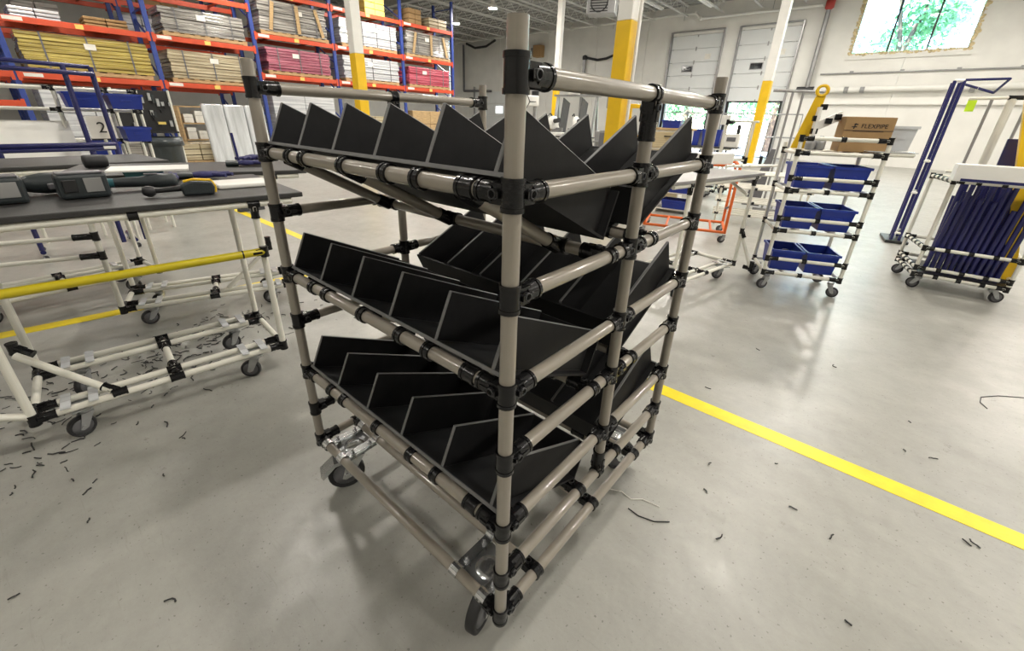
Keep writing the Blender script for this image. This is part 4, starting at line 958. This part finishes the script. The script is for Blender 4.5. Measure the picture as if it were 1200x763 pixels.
for k, (x, y, lb) in enumerate(((-3.75, 7.4, 'grey sheet metal cabinet standing beside the beige drawer unit'), (-11.0, 12.5, 'grey sheet metal cabinet standing by the seamed wall'))):
    t = thing('metal_cabinet', lb, 'cabinet', (x, y, 0), 10); MB().box((0, .2, .55), (.7, .4, 1.1)).build('body', 'steel', t, bevel=.01)
    for s_ in (-1, 1): d = MB().box((s_*.17, -.008, .56), (.33, .016, 1.0)).build('door', 'grey', t, bevel=.004); MB().box((s_*.04, -.025, .6), (.02, .02, .12)).build('handle', 'zinc', d)
t = thing('yellow_rail', 'yellow guard rail frame behind the broad yellow column', 'guard rail', (-2.6, 6.0, 0), 8)
for x in (-.22, .06): MB().box((x, 0, .75), (.06, .06, 1.5)).build('post', 'yellow', t, bevel=.006)
for z in (.55, 1.05, 1.48): MB().box((-.08, 0, z), (.34, .05, .06)).build('rail', 'yellow', t, bevel=.006)
t = thing('drawer_unit', 'beige drawer unit with black handles behind the cart', 'cabinet', (-2.55, 7.0, 0), 12); MB().box((0, .25, .58), (.62, .5, 1.16)).build('body', 'plastic', t, bevel=.01)
for k in range(4):
    d = MB().box((0, -.012, .16+k*.28), (.58, .024, .25)).build('drawer', 'wcream', t, bevel=.006); MB().box((0, -.035, .22+k*.28), (.16, .025, .02)).build('handle', 'dark', d)
MB().box((0, .25, 1.175), (.70, .56, .03)).build('top', 'wood', t)
storage_bin((-2.62, 7.22, 1.191), 12, .3, .3, .12, 'blue bin standing on the beige drawer unit', None)
t = thing('pallet_jack', 'pallet jack with pale handle parked before the raised dock door', 'pallet jack', (-2.9, 9.6, 0), -30)
for y in (-.2, .2): MB().box((.6, y, .09), (1.15, .16, .06)).build('fork', 'dark', t, bevel=.01)
MB().box((-.05, 0, .3), (.2, .5, .4)).build('pump_body', 'dark', t, bevel=.03); MB().bar((-.1, 0, .4), (-.45, 0, 1.35), .05, .05).build('tiller', 'steel', t); MB().path([(-.45, -.03, 1.35), (-.5, -.16, 1.45), (-.54, 0, 1.55), (-.5, .16, 1.45), (-.45, .03, 1.35)], .018, 8).build('handle', 'plastic', t); MB().tube((-.1, -.06, .1), (-.1, .06, .1), .1, 16).build('wheel', 'rubber', t)
for y in (-.2, .2): MB().tube((1.1, y-.04, .045), (1.1, y+.04, .045), .045, 12).build('roller', 'rubber', t)
dcopy(t2, (-1.75, 8.0), 5, 'white pipe workbench with blue bins in front of the dock doors')
for k, (x, lb) in enumerate(((-2.62, 'blue bin on the workbench before the dock doors, by the drawer unit'), (-2.25, 'blue bin on the workbench before the dock doors, bar end'))): storage_bin((x, 8.35, .901), 5, .33, .4, .28, lb, None)
for k, (x, y, w, h, lb) in enumerate(((-1.9, 8.3, .24, .22, 'low white machine box on the workbench before the dock doors'), (-1.6, 8.9, .4, .6, 'tall pale machine cabinet standing beyond the workbench of blue bins'))):
    t = thing('machine_box', lb, 'machine', (x, y, .901 if k == 0 else 0), 8); MB().box((0, 0, h/2), (w, .3, h)).build('body', 'plastic', t, bevel=.01); MB().box((0, -.156, h*.6), (w*.6, .012, h*.3)).build('panel', 'grey', t); MB().tube((w*.3, 0, h), (w*.3, 0, h+.15), .03, 10).build('knob', 'dark', t)
t = thing('dock_bumper_post', 'black and yellow post standing beside the raised dock door', 'post', (-9.3, 21.3, 0))
for k in range(8): MB().box((0, 0, .15+k*.3), (.22, .22, .3)).build('band', 'yellow' if k % 2 else 'dark', t)
t = thing('safety_railing', 'thin dark railing in front of the raised dock doors', 'railing', (-5.8, 20.3, 0))
for k in range(11): MB().tube((-2.4+k*.55, 0, 0), (-2.4+k*.55, 0, 1.75), .018, 6).build('baluster', 'steel', t)
for z in (.1, .9, 1.75): MB().tube((-2.4, 0, z), (3.1, 0, z), .025, 6).build('rail', 'steel', t)

# ------------------------------------------------------------ on and under the grey bench
t = thing('pipe_stand', 'small white pipe stand with black joints standing on the grey bench', 'frame', (-.84, 4.42, .901), 20)
for (x, y) in ((-.12, 0), (.12, 0), (-.12, .18), (.12, .18)): pipe(t, (x, y, 0), (x, y, .40), 'ivory', .010, 'post')
for y in (0, .18): pipe(t, (-.14, y, .39), (.16, y, .39), 'ivory', .010, 'rail'); pipe(t, (-.12, y, .03), (.12, y, .03), 'ivory', .010, 'rail'); joint(t, (-.12, y, .38), 'z', [(1, 0, 0)]); joint(t, (.12, y, .03), 'z', (), col=.06)
MB().box((-.14, .02, .40), (.08, .06, .09)).build('head', 'plastic', t, bevel=.006)
o = MB().box((0, 0, .05), (.55, .16, .10)).build('white_beam', 'plastic', None, (-.99, 4.05, .901), bevel=.006); o.rotation_euler.z = math.radians(60); tag(o, 'thick white block beam lying along the back of the grey bench', 'beam')
o = MB().lathe([(.02, 0), (.026, .005), (.026, .03), (.012, .036)], 12).build('puck', 'dark', None, (-.80, 3.6, .901)); tag(o, 'small black puck on the grey bench', 'part')
for k in range(4):
    a = (-.72+.05*k, 3.78+.06*k, .914); q = pipe(None, a, (a[0]+.16, a[1]+.42, .914), 'ivory', .012, 'short_pipe'); tag(q, 'short white pipe lying on the grey bench', 'pipe', 'short pipes on the grey bench')
oc = thing('orange_cart', 'orange pipe cart with small wheels parked behind the grey bench', 'cart', (-1.35, 4.9, 0), 18)
for (x, y) in ((-.45, -.3), (.45, -.3), (-.45, .3), (.45, .3)):
    pipe(oc, (x, y, .11), (x, y, .85), 'orange', .016, 'post'); caster(oc, (x, y, .10), 200, .04, .10, big=False, w=.024)
for z in (.12, .85):
    for y in (-.3, .3): pipe(oc, (-.45, y, z), (.45, y, z), 'orange', .016, 'rail')
    for x in (-.45, .45): pipe(oc, (x, -.3, z), (x, .3, z), 'orange', .016, 'rail')
for x in (-.2, .05, .3): pipe(oc, (x, -.3, .12), (x, .3, .12), 'orange', .014, 'deck_bar')
pipe(oc, (.45, -.3, .42), (.45, .3, .3), 'dark', .014, 'brace')
dr = thing('bin_cabinet', 'white cabinet of blue drawers with a yellow strip behind the orange cart', 'cabinet', (-1.95, 6.0, 0), 8)
MB().box((-.24, .2, .38), (.03, .42, .76)).build('side', 'plastic', dr); MB().box((.24, .2, .38), (.03, .42, .76)).build('side', 'plastic', dr)
for k in range(3): MB().box((0, .2, .06+.24*k), (.46, .4, .02)).build('shelf', 'plastic', dr); storage_bin((-1.95+.02, 6.12, .07+.24*k), 8, .38, .28, .13, 'blue bin in the white cabinet behind the orange cart, %s shelf' % ['lowest', 'middle', 'upper'][k], 'blue bins in the white cabinet')
MB().box((0, -.005, .74), (.46, .02, .04)).build('strip', 'tape', dr); MB().box((0, .2, .77), (.52, .44, .02)).build('top', 'plastic', dr)
ps = thing('pipe_shelf', 'low rack of white pipes standing beyond the grey bench', 'rack', (-.75, 5.9, 0), 15)
for (x, y) in ((-.5, 0), (.5, 0), (-.5, .5), (.5, .5)): pipe(ps, (x, y, 0), (x, y, .85), 'ivory', name='post')
for z in (.15, .32, .5, .68):
    for y in (0, .12, .25, .38, .5): pipe(ps, (-.55, y, z), (.55, y, z), 'ivory', .012, 'rail')
    for x in (-.5, -.1, .3, .5): joint(ps, (x, 0, z), 'x', ())
gt = thing('tube_trolley', 'tall grey tube trolley standing behind the bin cart', 'trolley', (-.95, 7.2, 0), 10)
for x in (0, .13): pipe(gt, (x, 0, .05), (x, 0, 1.72), 'steel', .016, 'upright')
pipe(gt, (-.25, 0, 1.74), (.4, 0, 1.72), 'steel', .02, 'handle'); MB().box((.07, .2, .05), (.4, .5, .06)).build('base', 'steel', gt); MB().prism([(-.3, .1), (-.05, .1), (-.02, .95), (-.08, .95)], -.02, .02, 'y').build('gusset', 'grey', gt)
tag(MB().box((0, 0, 0), (.24, .012, .36)).build('rail_notice', 'neon', None, (-4.22, 20.265, 1.60)), 'small lime notice hung on the railing before the raised dock door', 'notice')
t = thing('neon_note', 'bright lime note hanging from the handle of the blue ladder frame', 'note', (.86, 6.445, 1.52)); MB().box((0, 0, 0), (.07, .01, .11)).build('card', 'neon', t, bevel=.002); MB().tube((0, 0, .05), (0, 0, .248), .002, 5).build('string', 'lab', t)
